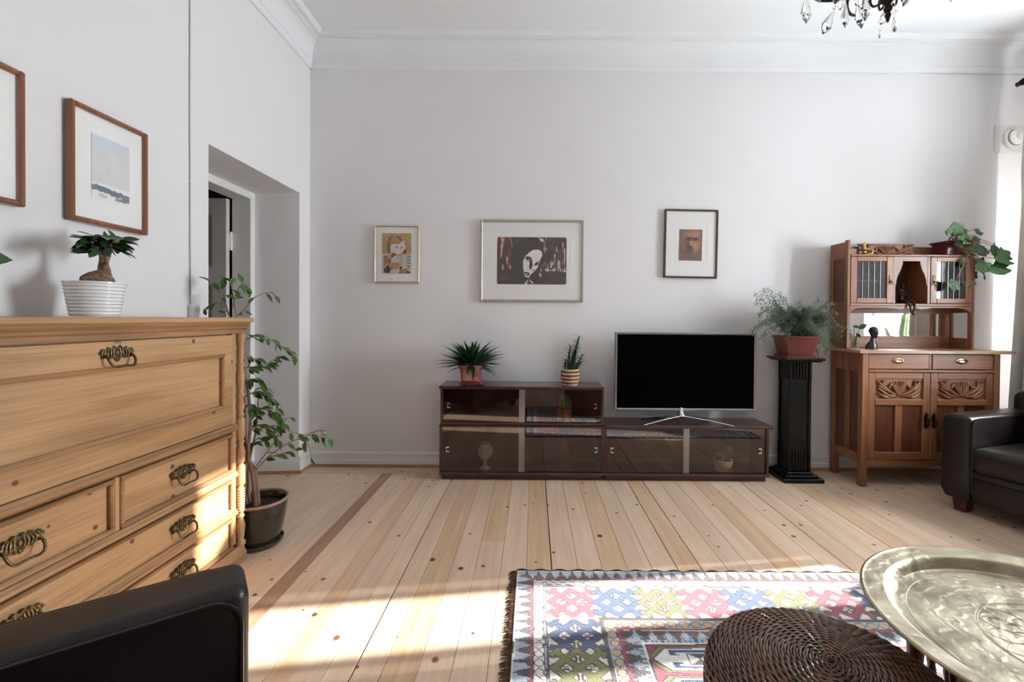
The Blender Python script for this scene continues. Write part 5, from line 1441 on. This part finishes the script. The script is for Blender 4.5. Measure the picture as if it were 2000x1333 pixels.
for L_, nl in branches:
    dy = rf.uniform(-.05, .10)
    P = spline([fp(x, y, dy * (i / len(L_)) + .0) for i, (x, y) in enumerate(L_)], 20)
    n = len(P)
    MB().tube(P, [.0028 * (1 - .75 * i / n) + .0006 for i in range(n)], 5).build('branch', M['twig'], fc, 60)
    nl = int(nl * 1.55)
    for k in range(nl):
        i = int((k + .6) / nl * (n - 1)) if nl > 1 else n - 1
        i = max(3, min(n - 1, i))
        tg = (P[i] - P[max(0, i - 2)]).normalized()
        side = Vector((rf.uniform(-.7, .7), rf.uniform(-.7, .7), rf.uniform(-1.0, .1)))
        d = (tg * .7 + side).normalized()
        inst('leaf', LM['fig'], orient(P[i] + d * .006, d, (rf.uniform(-.7, .7), rf.uniform(-1, -.1), 1), rf.uniform(.040, .062)), fc)

# --- bonsai fig on the chest
BC = Vector((-1.600, 1.662, CZ))
bo = thing('bonsai_fig', 'ginseng fig bonsai with a swollen root in a ribbed white pot', 'potted plant', tuple(BC))
pr = [(0, .002), (.066, .002), (.067, .004)]
for k in range(9):
    z = .006 + k * .0125; r = .067 + .018 * z / .125
    pr += [(r, z), (r + .0030, z + .004), (r + .0030, z + .008), (r + .0004, z + .0118)]
pr += [(.0875, .121), (.0875, .126), (.082, .126), (.078, .115), (.076, .110), (0, .110)]
pot_lathe(BC, pr, M['whitepot'], bo, smooth=35)
pot_lathe(BC, [(0, .113), (.077, .112)], M['soil'], bo, 'soil')
def bp(px, py, dx=0): return onX(px, py, BC.x + dx)
bulb = bp(191, 556)
mb = MB()
mb.ball((BC.x, bulb.y, bulb.z), .050, .055, .048, 22, 16)
P = [bp(197, 543), bp(202, 530), bp(203, 518), bp(201, 504), bp(197, 488)]
sp = spline(P, 16); mb.tube(sp, [float(np.interp(i / (len(sp) - 1), [0, .25, .5, .8, 1], [.038, .019, .0135, .013, .010])) for i in range(len(sp))], 12)
P = [bp(204, 532, .010), bp(208, 515, .012), bp(208, 500, .012), bp(212, 488, .010)]
sp = spline(P, 12); mb.tube(sp, [float(np.interp(i / (len(sp) - 1), [0, .4, .8, 1], [.011, .0095, .0095, .007])) for i in range(len(sp))], 10)
for v in range(len(mb.v)):
    p = mb.v[v]; n = .0025 * math.sin(p[1] * 130) * math.sin(p[2] * 110 + p[0] * 90)
    mb.v[v] = (p[0] + n, p[1] + n, p[2])
mb.build('swollen_trunk', M['bark2'], bo, 80)
rf = random.Random(21)
tips = [(160, 474), (166, 486), (247, 468), (165, 466), (180, 460), (172, 482), (192, 466), (205, 460), (215, 470), (228, 466), (240, 472), (250, 480), (222, 480), (186, 480), (238, 488), (205, 478), (198, 470), (170, 492)]
for (x, y) in tips:
    dx = rf.uniform(-.045, .045)
    P = spline([bp(203, 492), bp(203 + (x - 203) * .4, 482 + (y - 482) * .5, dx * .4), bp(203 + (x - 203) * .8, y + 2, dx * .85)], 8)
    MB().tube(P, [.005, .0045, .004, .004, .0035, .003, .003, .0025, .002][:len(P)], 6).build('branch', M['bark2'], bo, 60)
    for q in range(5):
        b = P[-1 - (q % 3)]
        d = Vector((rf.uniform(-.7, .9), (x - 203) / 48 + rf.uniform(-.7, .7), rf.uniform(-.45, .40))).normalized()
        inst('leaf', LM['bons'], orient(b, d, (rf.uniform(.0, 1.2), rf.uniform(-.5, .5), 1), rf.uniform(.046, .062)), bo)

# --- plant whose leaf just enters the picture above the chest
GC = Vector((-1.60, 1.20, CZ))
gp = thing('rubber_plant', 'young broad-leaved plant in a plain white pot on the chest', 'potted plant', tuple(GC))
pot_lathe(GC, [(0, .002), (.055, .002), (.070, .10), (.072, .108), (.066, .108), (.062, .095), (0, .095)], M['whitepot'], gp)
pot_lathe(GC, [(0, .098), (.063, .097)], M['soil'], gp, 'soil')
MB().tube(spline([GC + Vector((0, 0, .09)), GC + Vector((.005, .01, .16)), GC + Vector((0, .015, .24))], 10), .005, 7).build('stem', M['bark'], gp, 60)
lt = onX(30, 506, -1.60); b0 = GC + Vector((0, .012, .19))
inst('leaf', LM['big'], orient(b0, lt - b0, (1, 0, .6), ((lt - b0).length * .8, (lt - b0).length, .04)), gp)
for k in range(6):
    a = k * 1.9 + .3; d = Vector((math.cos(a) * .8, -abs(math.sin(a)) * .9 - .1, .55 - .1 * k)).normalized()
    inst('leaf', LM['big'], orient(GC + Vector((0, .01, .12 + .02 * k)), d, (0, 0, 1), .12), gp)

# --- blade-leaved plant in the red glazed pot
KC = Vector((onY(921, 750, 3.44).x, 3.445, .700))
kp = thing('potted_succulent', 'dark spiky-leaved succulent in a red glazed square pot', 'potted plant', tuple(KC))
sx = KC + Vector((0, 0, .0))
for (ax, ay) in ((-.06, -.06), (.06, -.06), (-.06, .06), (.06, .06)): MB().ball((KC.x + ax, KC.y + ay, KC.z + .006), .008, .008, .006, 8, 6).build('saucer_foot', M['redglaze'], kp, 60)
MB().prism([(KC.x - .075, KC.y - .087), (KC.x + .075, KC.y - .087), (KC.x + .087, KC.y - .075), (KC.x + .087, KC.y + .075), (KC.x + .075, KC.y + .087), (KC.x - .075, KC.y + .087), (KC.x - .087, KC.y + .075), (KC.x - .087, KC.y - .075)], KC.z + .010, KC.z + .026, 'XY').build('saucer', M['redglaze'], kp)
square_pot(KC + Vector((0, 0, .026)), .125, .135, .170, 0, M['redglaze'], kp)
rf = random.Random(3)
K0 = KC + Vector((0, 0, .14))
for k in range(92):
    a = k * 2.39996; el = .05 + 1.25 * ((k + .5) / 92) ** .8 - (.35 if k % 9 == 0 else 0)
    d = Vector((math.cos(a) * math.cos(el), math.sin(a) * math.cos(el) * .8, math.sin(el)))
    ln = rf.uniform(.17, .27) * (.85 if el > 1 else 1)
    inst('leaf_blade', LM['blade'], orient(K0 + Vector((d.x * .03, d.y * .03, -.005)), d, (0, 0, 1), (ln * 1.55, ln, ln)), kp)
for (dx, dz, l) in ((.02, -.75, .14), (-.01, -.5, .10)):
    d = Vector((dx * 4, -.7, dz)); inst('leaf_blade', LM['blade'], orient(K0 + Vector((dx, -.075, .015)), d, (0, -1, .3), (l * 1.8, l, l)), kp)

# --- upright euphorbia in a woven basket pot
EC = Vector((onY(1113, 752, 3.44).x, 3.44, .700))
ep = thing('potted_euphorbia', 'spiny upright plant in a striped woven basket pot', 'potted plant', tuple(EC))
for k in range(9):
    z = k * .0135; r = (.050, .054, .058, .061, .063, .064, .064, .062, .058)[k]
    MB().tube([(EC.x + (r + .0018 * math.cos(14 * a + k * PI)) * math.cos(a), EC.y + (r + .0018 * math.cos(14 * a + k * PI)) * math.sin(a), EC.z + z + .007) for a in [2 * PI * i / 84 for i in range(84)]], .0078, 7, closed=True).build('basket_coil', M['basket2'] if k in (1, 3, 5, 7) else M['basket1'], ep, 60)
pot_lathe(EC, [(0, .002), (.046, .002), (.057, .06), (.054, .108), (0, .104)], M['basket2'], ep, 'liner')
pot_lathe(EC, [(0, .110), (.053, .106)], M['soil'], ep, 'soil')
rf = random.Random(12)
needle = leaf_mesh('needle_leaf', M['leaf_blade'], .20, 4, .2, .1)
for (px0, py0, px1, py1, r) in ((1118, 722, 1131, 658, .012), (1110, 722, 1114, 676, .010), (1124, 722, 1139, 692, .008), (1104, 722, 1106, 702, .009), (1120, 722, 1128, 672, .010), (1114, 722, 1122, 684, .009), (1126, 722, 1136, 706, .008)):
    a, b = onY(px0, py0, EC.y), onY(px1, py1, EC.y + rf.uniform(-.02, .02))
    P = spline([a, a.lerp(b, .5) + Vector((-.004, 0, 0)), b], 16)
    st = MB().tube(P, [r * (1 - .55 * (i / (len(P) - 1)) ** 2) for i in range(len(P))], 7).build('stem', M['leaf_blade'], ep, 60)
    nl = int((b - a).length / .0042)
    for k in range(nl):
        i = min(len(P) - 1, int((k + 1) / nl * (len(P) - 1)))
        an = k * 2.4
        d = Vector((math.cos(an), math.sin(an), .25 + .3 * rf.random())).normalized()
        inst('needle_leaf', needle, orient(P[i] + d * r * .6, d, (0, 0, 1), rf.uniform(.034, .054)), st)

# --- small cacti and the stemmed vase behind the glass
def cactus_ball(c, rx, rz, t, ribs=13, name='cactus', tilt=None):
    mb = MB(); vs = []; fs = []; n, m = ribs * 4, 14
    for j in range(m + 1):
        ph = PI * j / m
        for i in range(n):
            a = 2 * PI * i / n; r = rx * math.sin(ph) * (1 + .07 * math.cos(ribs * a))
            vs.append((r * math.cos(a), r * math.sin(a), rz * math.cos(ph)))
    for j in range(m):
        for i in range(n): fs.append((j * n + i, (j + 1) * n + i, (j + 1) * n + (i + 1) % n, j * n + (i + 1) % n))
    Mx = Matrix.Translation(c) @ (tilt or Matrix.Identity(4))
    body = MB().add([Mx @ Vector(v) for v in vs], fs).build(name, M['cactus'], t, 80)
    sp = MB()
    for j in range(2, m - 1):
        ph = PI * j / m
        for i in range(ribs):
            a = 2 * PI * i / ribs
            n0 = Vector((math.sin(ph) * math.cos(a), math.sin(ph) * math.sin(a), math.cos(ph)))
            p = Vector((rx * 1.07 * n0.x, rx * 1.07 * n0.y, rz * n0.z))
            for q in (-1, 0, 1):
                e = p + (n0 + Vector((-n0.y, n0.x, .4)) * .5 * q) * rx * .22
                sp.tube([Mx @ p, Mx @ e], [.0008, .0004], 3, caps=False)
    tag(sp.build('spines', M['spine'], body), kind='stuff')
    return body
c1 = Vector((onY(1103, 815, 3.44).x, 3.455, .4305))
t = thing('small_cactus', 'round cactus in a terracotta pot inside the upper glass cabinet', 'potted plant', tuple(c1))
pot_lathe(c1, [(0, 0), (.040, 0), (.052, .062), (.056, .064), (.058, .086), (.052, .086), (.048, .07), (0, .07)], M['terra'], t)
pot_lathe(c1, [(0, .001), (.052, .001), (.060, .010), (.056, .011), (.05, .004), (0, .003)], M['terra'], t, 'saucer')
pot_lathe(c1, [(0, .076), (.050, .074)], M['soil'], t, 'soil')
cactus_ball(c1 + Vector((.004, 0, .125)), .042, .058, t)
c2 = Vector((onY(1412, 915, 3.45).x, 3.455, .0605))
t = thing('bowl_cactus', 'two cacti in a fluted cream bowl inside the low cabinet', 'potted plant', tuple(c2))
pot_lathe(c2, [(0, 0), (.066, 0), (.076, .012), (.072, .013), (.062, .006), (0, .006)], M['terra'], t, 'saucer')
mb = MB(); vs = []; n = 72
pr = [(.0, .008), (.040, .008), (.060, .030), (.071, .060), (.072, .082), (.066, .082), (.064, .066), (0, .066)]
for i in range(n):
    a = 2 * PI * i / n
    for (r, z) in pr:
        q = r * (1 + (.02 * math.cos(24 * a) if .02 < z < .075 else 0)); vs.append((c2.x + q * math.cos(a), c2.y + q * math.sin(a), c2.z + z))
m = len(pr); fs = [(i * m + k, ((i + 1) % n) * m + k, ((i + 1) % n) * m + k + 1, i * m + k + 1) for i in range(n) for k in range(m - 1)]
mb.add(vs, fs).build('bowl', M['creampot'], t, 50)
pot_lathe(c2, [(0, .071), (.064, .069)], M['soil'], t, 'soil')
cactus_ball(c2 + Vector((-.030, -.012, .098)), .028, .036, t, 12)
cactus_ball(c2 + Vector((.036, .006, .115)), .028, .062, t, 12, tilt=Matrix.Rotation(.42, 4, 'Y'))
c3 = Vector((onY(947, 910, 3.44).x, 3.45, .0605))
t = thing('glass_vase', 'clear stemmed glass vase behind the smoked glass door', 'vase', tuple(c3))
pot_lathe(c3, [(0, 0), (.038, 0), (.040, .004), (.030, .010), (.016, .018), (.013, .050), (.016, .066), (.036, .082), (.054, .108), (.060, .135), (.054, .162), (.040, .180), (.036, .188), (.042, .196), (.040, .197), (.033, .188), (.038, .178), (.050, .160), (.056, .135), (.050, .110), (.034, .088), (0, .074)], M['vaseg'] if 'vaseg' in M else M['clear'], t, 'glass')

# --- asparagus fern on the pedestal
AC = Vector((2.005, 3.485, .921))
af = thing('asparagus_fern', 'feathery asparagus fern in a red clay pot on the pedestal', 'potted plant', tuple(AC))
MB().prism([(-.115, -.100), (-.100, -.115), (.100, -.115), (.115, -.100), (.115, .100), (.100, .115), (-.100, .115), (-.115, .100)], 0, .018, 'XY', Matrix.Translation(AC) @ Matrix.Rotation(-.12, 4, 'Z')).build('saucer', M['redpot'], af)
square_pot(AC + Vector((0, 0, .010)), .155, .185, .245, -.12, M['redpot'], af)
rf = random.Random(31)
def frond(P, r0, dens, ln, green):
    mb = MB()
    n = len(P)
    mb.tube(P, [r0 * (1 - .8 * i / n) + .0004 for i in range(n)], 4)
    for i in range(2, n):
        tg = (P[i] - P[i - 1]).normalized()
        for q in range(dens):
            a = rf.random() * 2 * PI
            u = tg.orthogonal().normalized(); v = tg.cross(u)
            s = (u * math.cos(a) + v * math.sin(a))
            e = P[i] + (s * .85 + tg * .6 + Vector((0, 0, -.2))) * ln * rf.uniform(.6, 1.2) * (1 - .35 * i / n)
            mb.tube([P[i], P[i].lerp(e, .5) + Vector((0, 0, .003)), e], .0007, 3, caps=False)
            for w in range(5):
                b = P[i].lerp(e, .35 + .15 * w)
                d = (e - P[i]).normalized() * .7 + Vector((rf.uniform(-1, 1), rf.uniform(-1, 1), rf.uniform(-1, .6)))
                d = d.normalized() * rf.uniform(.012, .021)
                x = d.cross(Vector((0, 0, 1))); x = x.normalized() * .0014 if x.length > 1e-6 else Vector((.0011, 0, 0))
                mb.add([b - x, b + d * .5 - x, b + d, b + d * .5 + x, b + x], [(0, 1, 2, 3, 4)])
    o = mb.build('frond', M['fern'], af)
    return o
targets = [(1470, 645), (1480, 575), (1500, 565), (1512, 590), (1485, 612), (1496, 630), (1630, 610), (1660, 650), (1646, 640), (1478, 590), (1490, 568), (1500, 600), (1520, 575), (1475, 640), (1490, 660), (1510, 640), (1532, 582), (1545, 600), (1560, 592), (1580, 600), (1598, 588), (1612, 600), (1620, 592), (1605, 620), (1625, 640), (1640, 655), (1615, 660), (1600, 690), (1612, 685), (1590, 680), (1575, 660), (1560, 672), (1545, 665), (1535, 660), (1585, 640), (1600, 655), (1620, 675), (1652, 668), (1572, 625), (1548, 630), (1610, 700), (1598, 640), (1618, 625), (1588, 612), (1602, 672), (1583, 692), (1616, 648)]
for (x, y) in targets:
    dy = rf.uniform(-.11, .06) if x < 1570 else rf.uniform(-.16, -.01)
    e = onY(x, y, AC.y + dy)
    b = AC + Vector((rf.uniform(-.05, .05), rf.uniform(-.05, .05), .15))
    mid = b.lerp(e, .5) + Vector((0, 0, .07 + .10 * rf.random() if y > 610 else .04))
    frond(spline([b, b.lerp(mid, .5) + Vector((0, 0, .03)), mid, e], 24), .0020, 6, .046, 1)

# --- things on the sideboard and hutch
t_c = Vector((onY(1684, 490, 3.50).x, 3.475, 1.704))
t = thing('chamber_candlestick', 'brass chamber candlestick with a yellow candle stub on the hutch', 'candlestick', tuple(t_c))
pot_lathe(t_c, [(0, 0), (.020, 0), (.022, .008), (.012, .016), (.012, .030), (.036, .038), (.040, .046), (.036, .047), (.014, .040), (.014, .056), (.010, .056), (.010, .044), (0, .044)], M['brass'], t, 'holder', 24)
MB().tube(spline([t_c + Vector((.030, 0, .040)), t_c + Vector((.055, 0, .046)), t_c + Vector((.066, 0, .028)), t_c + Vector((.052, 0, .012)), t_c + Vector((.022, 0, .010))], 20), .0035, 7).build('ring_handle', M['brass'], t, 60)
pot_lathe(t_c, [(0, .045), (.0085, .045), (.0085, .092), (.006, .096), (0, .096)], M['candle'], t, 'candle', 16)
MB().tube([t_c + Vector((0, 0, .095)), t_c + Vector((.001, 0, .104))], .0008, 5).build('wick', M['bronze'], t)

g_c = Vector((onY(1851, 490, 3.49).x, 3.505, 1.7055))
gt = thing('trailing_plant', 'round-leaved plant trailing from a tilted burgundy pot on the hutch', 'potted plant', tuple(g_c))
square_pot(g_c, .105, .105, .135, .10, M['burg'], gt, tilt=None)
rf = random.Random(17)
gl = [(1873, 437, 30), (1884, 447, 26), (1866, 462, 20), (1881, 459, 28), (1905, 450, 22), (1897, 474, 30), (1899, 482, 26), (1942, 478, 38), (1953, 488, 34), (1946, 500, 38), (1956, 508, 24), (1935, 522, 38), (1926, 512, 30), (1890, 541, 30), (1866, 549, 26), (1848, 450, 14), (1856, 446, 14), (1872, 470, 20), (1912, 506, 30), (1922, 530, 24), (1910, 464, 18), (1892, 500, 22), (1878, 505, 24), (1868, 446, 22), (1888, 466, 22), (1917, 486, 22), (1936, 492, 30), (1904, 530, 22)]
for (x, y, sz) in gl:
    yy = g_c.y - rf.uniform(.05, .14)
    e = onY(x, y, yy); b = g_c + Vector((rf.uniform(-.03, .04), rf.uniform(-.04, .02), .095))
    kx = onY(1890, 495, yy - .0)
    mid = b.lerp(e, .5) + Vector((0, -.02, .035)) if y < 500 else Vector((kx.x, yy, kx.z + rf.uniform(-.01, .03)))
    MB().tube(spline([b, mid, e], 14), [.0032] + [.0024] * 13 + [.0014], 5).build('stem', M['bark'], gt, 60)
    d = Vector((rf.uniform(-.5, .8), rf.uniform(-.4, .1), rf.uniform(-.9, -.1))).normalized()
    inst('leaf', LM['lob'], orient(e, d, (rf.uniform(-.5, .5), rf.uniform(-1.2, -.5), .8), sz * yy / 889 * .98), gt)

# seated bronze figure on the edge of the niche
f_c = Vector((onY(1767, 597, 3.43).x, HY0 + .030, 1.3365))
sf = thing('seated_figurine', 'slim bronze figurine sitting with its legs over the niche edge', 'figurine', tuple(f_c))
S = Matrix.Translation(f_c)
def fpnt(x, y, z): return f_c + Vector((x, y, z))
mb = MB()
body = spline([fpnt(0, .012, .006), fpnt(-.002, .012, .040), fpnt(-.006, .008, .085), fpnt(-.004, .002, .108)], 14)
mb.tube(body, [.020, .020, .019, .018, .017, .016, .015, .015, .016, .017, .018, .017, .014, .009, .007][:len(body)], 10)
mb.tube([fpnt(-.004, .002, .104), fpnt(-.003, -.002, .120)], [.006, .006], 8)
mb.ball(fpnt(-.002, -.004, .134), .011, .013, .016, 12, 9); mb.ball(fpnt(-.002, .008, .140), .009, .008, .009, 8, 6)
mb.ball(fpnt(-.002, -.016, .132), .003, .003, .004, 6, 5)
for s, hx, kx, fx, fz in ((-1, -.010, -.004, .034, -.062), (1, .010, .046, .040, -.078)):
    L1 = spline([fpnt(hx, .008, .014), fpnt((hx + kx) / 2, -.014, .018), fpnt(kx + .010, -.042, .012), fpnt((kx + fx) / 2 + .012, -.045, fz * .5), fpnt(fx, -.044, fz), fpnt(fx + .012, -.056, fz - .010)], 20)
    mb.tube(L1, [.011, .011, .0105, .010, .0095, .009, .0085, .008, .008, .0075, .007, .0065, .006, .0055, .005, .005, .005, .005, .0055, .005, .004][:len(L1)], 8)
for s, pts in ((-1, [(-.018, .004, .100), (-.028, -.014, .076), (-.010, -.030, .064), (.004, -.032, .072)]), (1, [(.012, .002, .100), (.020, -.014, .074), (.016, -.034, .050), (.026, -.040, .022)])):
    A_ = spline([fpnt(*p) for p in pts], 14); mb.tube(A_, [.006, .006, .0058, .0055, .0052, .005, .0048, .0046, .0044, .0042, .004, .004, .0045, .004, .003][:len(A_)], 7)
    for q in range(3): mb.tube([A_[-1], A_[-1] + Vector((.003 * (q - 1), -.006, -.004))], [.0018, .001], 4)
mb.build('figure', M['bronze'], sf, 80)

# dark carved bust
b_c = Vector((onY(1701, 678, 3.42).x, 3.40, SZ + .0005))
bu = thing('carved_bust', 'small black carved head on a slender neck, on the sideboard', 'figurine', tuple(b_c))
mb = MB()
mb.add([], [])
def bpnt(x, y, z): return b_c + Vector((x, y, z))
sh = [(.036, .020, .0), (.036, .021, .012), (.032, .020, .028), (.022, .016, .040), (.013, .012, .048), (.011, .011, .062), (.012, .012, .072)]
vs = []; fs = []; n = 20
for (rx, ry, z) in sh:
    for i in range(n): a = 2 * PI * i / n; vs.append(bpnt(-.008 + rx * math.cos(a) + .010 * z / .07, .004 + ry * math.sin(a), z))
for j in range(len(sh) - 1):
    for i in range(n): fs.append((j * n + i, j * n + (i + 1) % n, (j + 1) * n + (i + 1) % n, (j + 1) * n + i))
fs.append(tuple(range(n))[::-1]); fs.append(tuple((len(sh) - 1) * n + i for i in range(n)))
mb.add(vs, fs)
hc = bpnt(.003, -.004, .100)
mb.ball(hc, .022, .025, .032, 20, 14)
mb.ball(hc + Vector((0, .006, .012)), .025, .026, .026, 18, 12)                    # close-cropped hair
mb.ball(hc + Vector((0, -.025, -.003)), .0045, .006, .008, 8, 6)                      # nose
for s in (-1, 1):
    mb.ball(hc + Vector((s * .009, -.021, .004)), .005, .004, .003, 8, 6); mb.ball(hc + Vector((s * .022, .002, -.002)), .003, .006, .009, 8, 6)
    mb.ball(hc + Vector((s * .010, -.020, .010)), .006, .003, .002, 8, 5)
mb.ball(hc + Vector((0, -.022, -.014)), .009, .005, .0028, 8, 6); mb.ball(hc + Vector((0, -.021, -.018)), .008, .005, .003, 8, 6)
mb.ball(hc + Vector((0, -.015, -.027)), .010, .008, .007, 8, 6)
mb.v = [tuple(b_c + (Vector(p) - b_c) * 1.22) for p in mb.v]
mb.build('bust', M['ebony'], bu, 80)

# little plant in a glass on the sideboard
v_c = Vector((onY(1669, 680, 3.47).x, 3.47, SZ + .0005))
vp = thing('cutting_in_glass', 'green leaf cuttings standing in a narrow glass on the sideboard', 'plant', tuple(v_c))
pot_lathe(v_c, [(0, 0), (.020, 0), (.024, .060), (.022, .060), (.018, .006), (0, .005)], M['clear'], vp, 'glass', 24)
for k, (x, y, l) in enumerate(((1679, 640, .07), (1660, 645, .06), (1668, 636, .05), (1657, 655, .05), (1674, 650, .05))):
    e = onY(x, y, 3.465); P = spline([v_c + Vector((0, 0, .01)), v_c.lerp(e, .5) + Vector((0, 0, .01)), e], 10)
    MB().tube(P, .0022, 5).build('stem', M['leaf_ger'], vp, 60)
    inst('leaf', LM['big'], orient(e - Vector((.01, 0, .01)), Vector((.6 if k % 2 == 0 else -.6, -.2, .4 - .2 * k)), (0, -1, .4), l), vp)

# glassware behind the hutch doors
wine = [(0, 0), (.024, 0), (.024, .002), (.005, .006), (.004, .050), (.016, .062), (.026, .085), (.024, .112), (.0225, .112), (.024, .085), (.014, .064), (0, .056)]
tumb = [(0, 0), (.022, 0), (.027, .075), (.0255, .075), (.0205, .006), (0, .006)]
for (z, lst, lab) in ((1.3365, tumb, 'clear tumbler standing low in the hutch cupboard under the '), (1.5145, wine, 'clear stemmed glass on the shelf of the hutch cupboard under the ')):
    me = MB().lathe(lst, (0, 0, 0), 18).mesh('drinking_glass', M['cabglass'] if 'cabglass' in M else M['clear'], 50)
    for (a, b, own) in ((ix0 + .06, x_a - .05, 'candlestick'), (x_b + .05, ix1 - .06, 'trailing plant')):
        for k in range(4):
            o = bpy.data.objects.new('drinking_glass', me); COL.objects.link(o); o.location = (a + (b - a) * k / 3, 3.50 + .055 * (k % 2), z)
            tag(o, lab + own, 'glass', 'glasses in the cupboard under the ' + own)

# cactus on the window sill, seen in the hutch mirror
w_c = Vector((4.05, 2.20, .6205))
wc = thing('sill_cactus', 'tall column cactus in a saucer on the window sill', 'potted plant', tuple(w_c))
pot_lathe(w_c, [(0, 0), (.085, 0), (.10, .014), (.094, .014), (.08, .006), (0, .006)], M['terra'], wc, 'saucer')
pot_lathe(w_c, [(0, .007), (.060, .007), (.080, .10), (.074, .10), (.068, .08), (0, .08)], M['terra'], wc)
pot_lathe(w_c, [(0, .088), (.072, .086)], M['soil'], wc, 'soil')
cactus_ball(w_c + Vector((0, .05, .42)), .050, .36, wc, 10, tilt=Matrix.Rotation(-.12, 4, 'X'))
cactus_ball(w_c + Vector((0, -.09, .32)), .030, .24, wc, 9, tilt=Matrix.Rotation(.6, 4, 'X'))
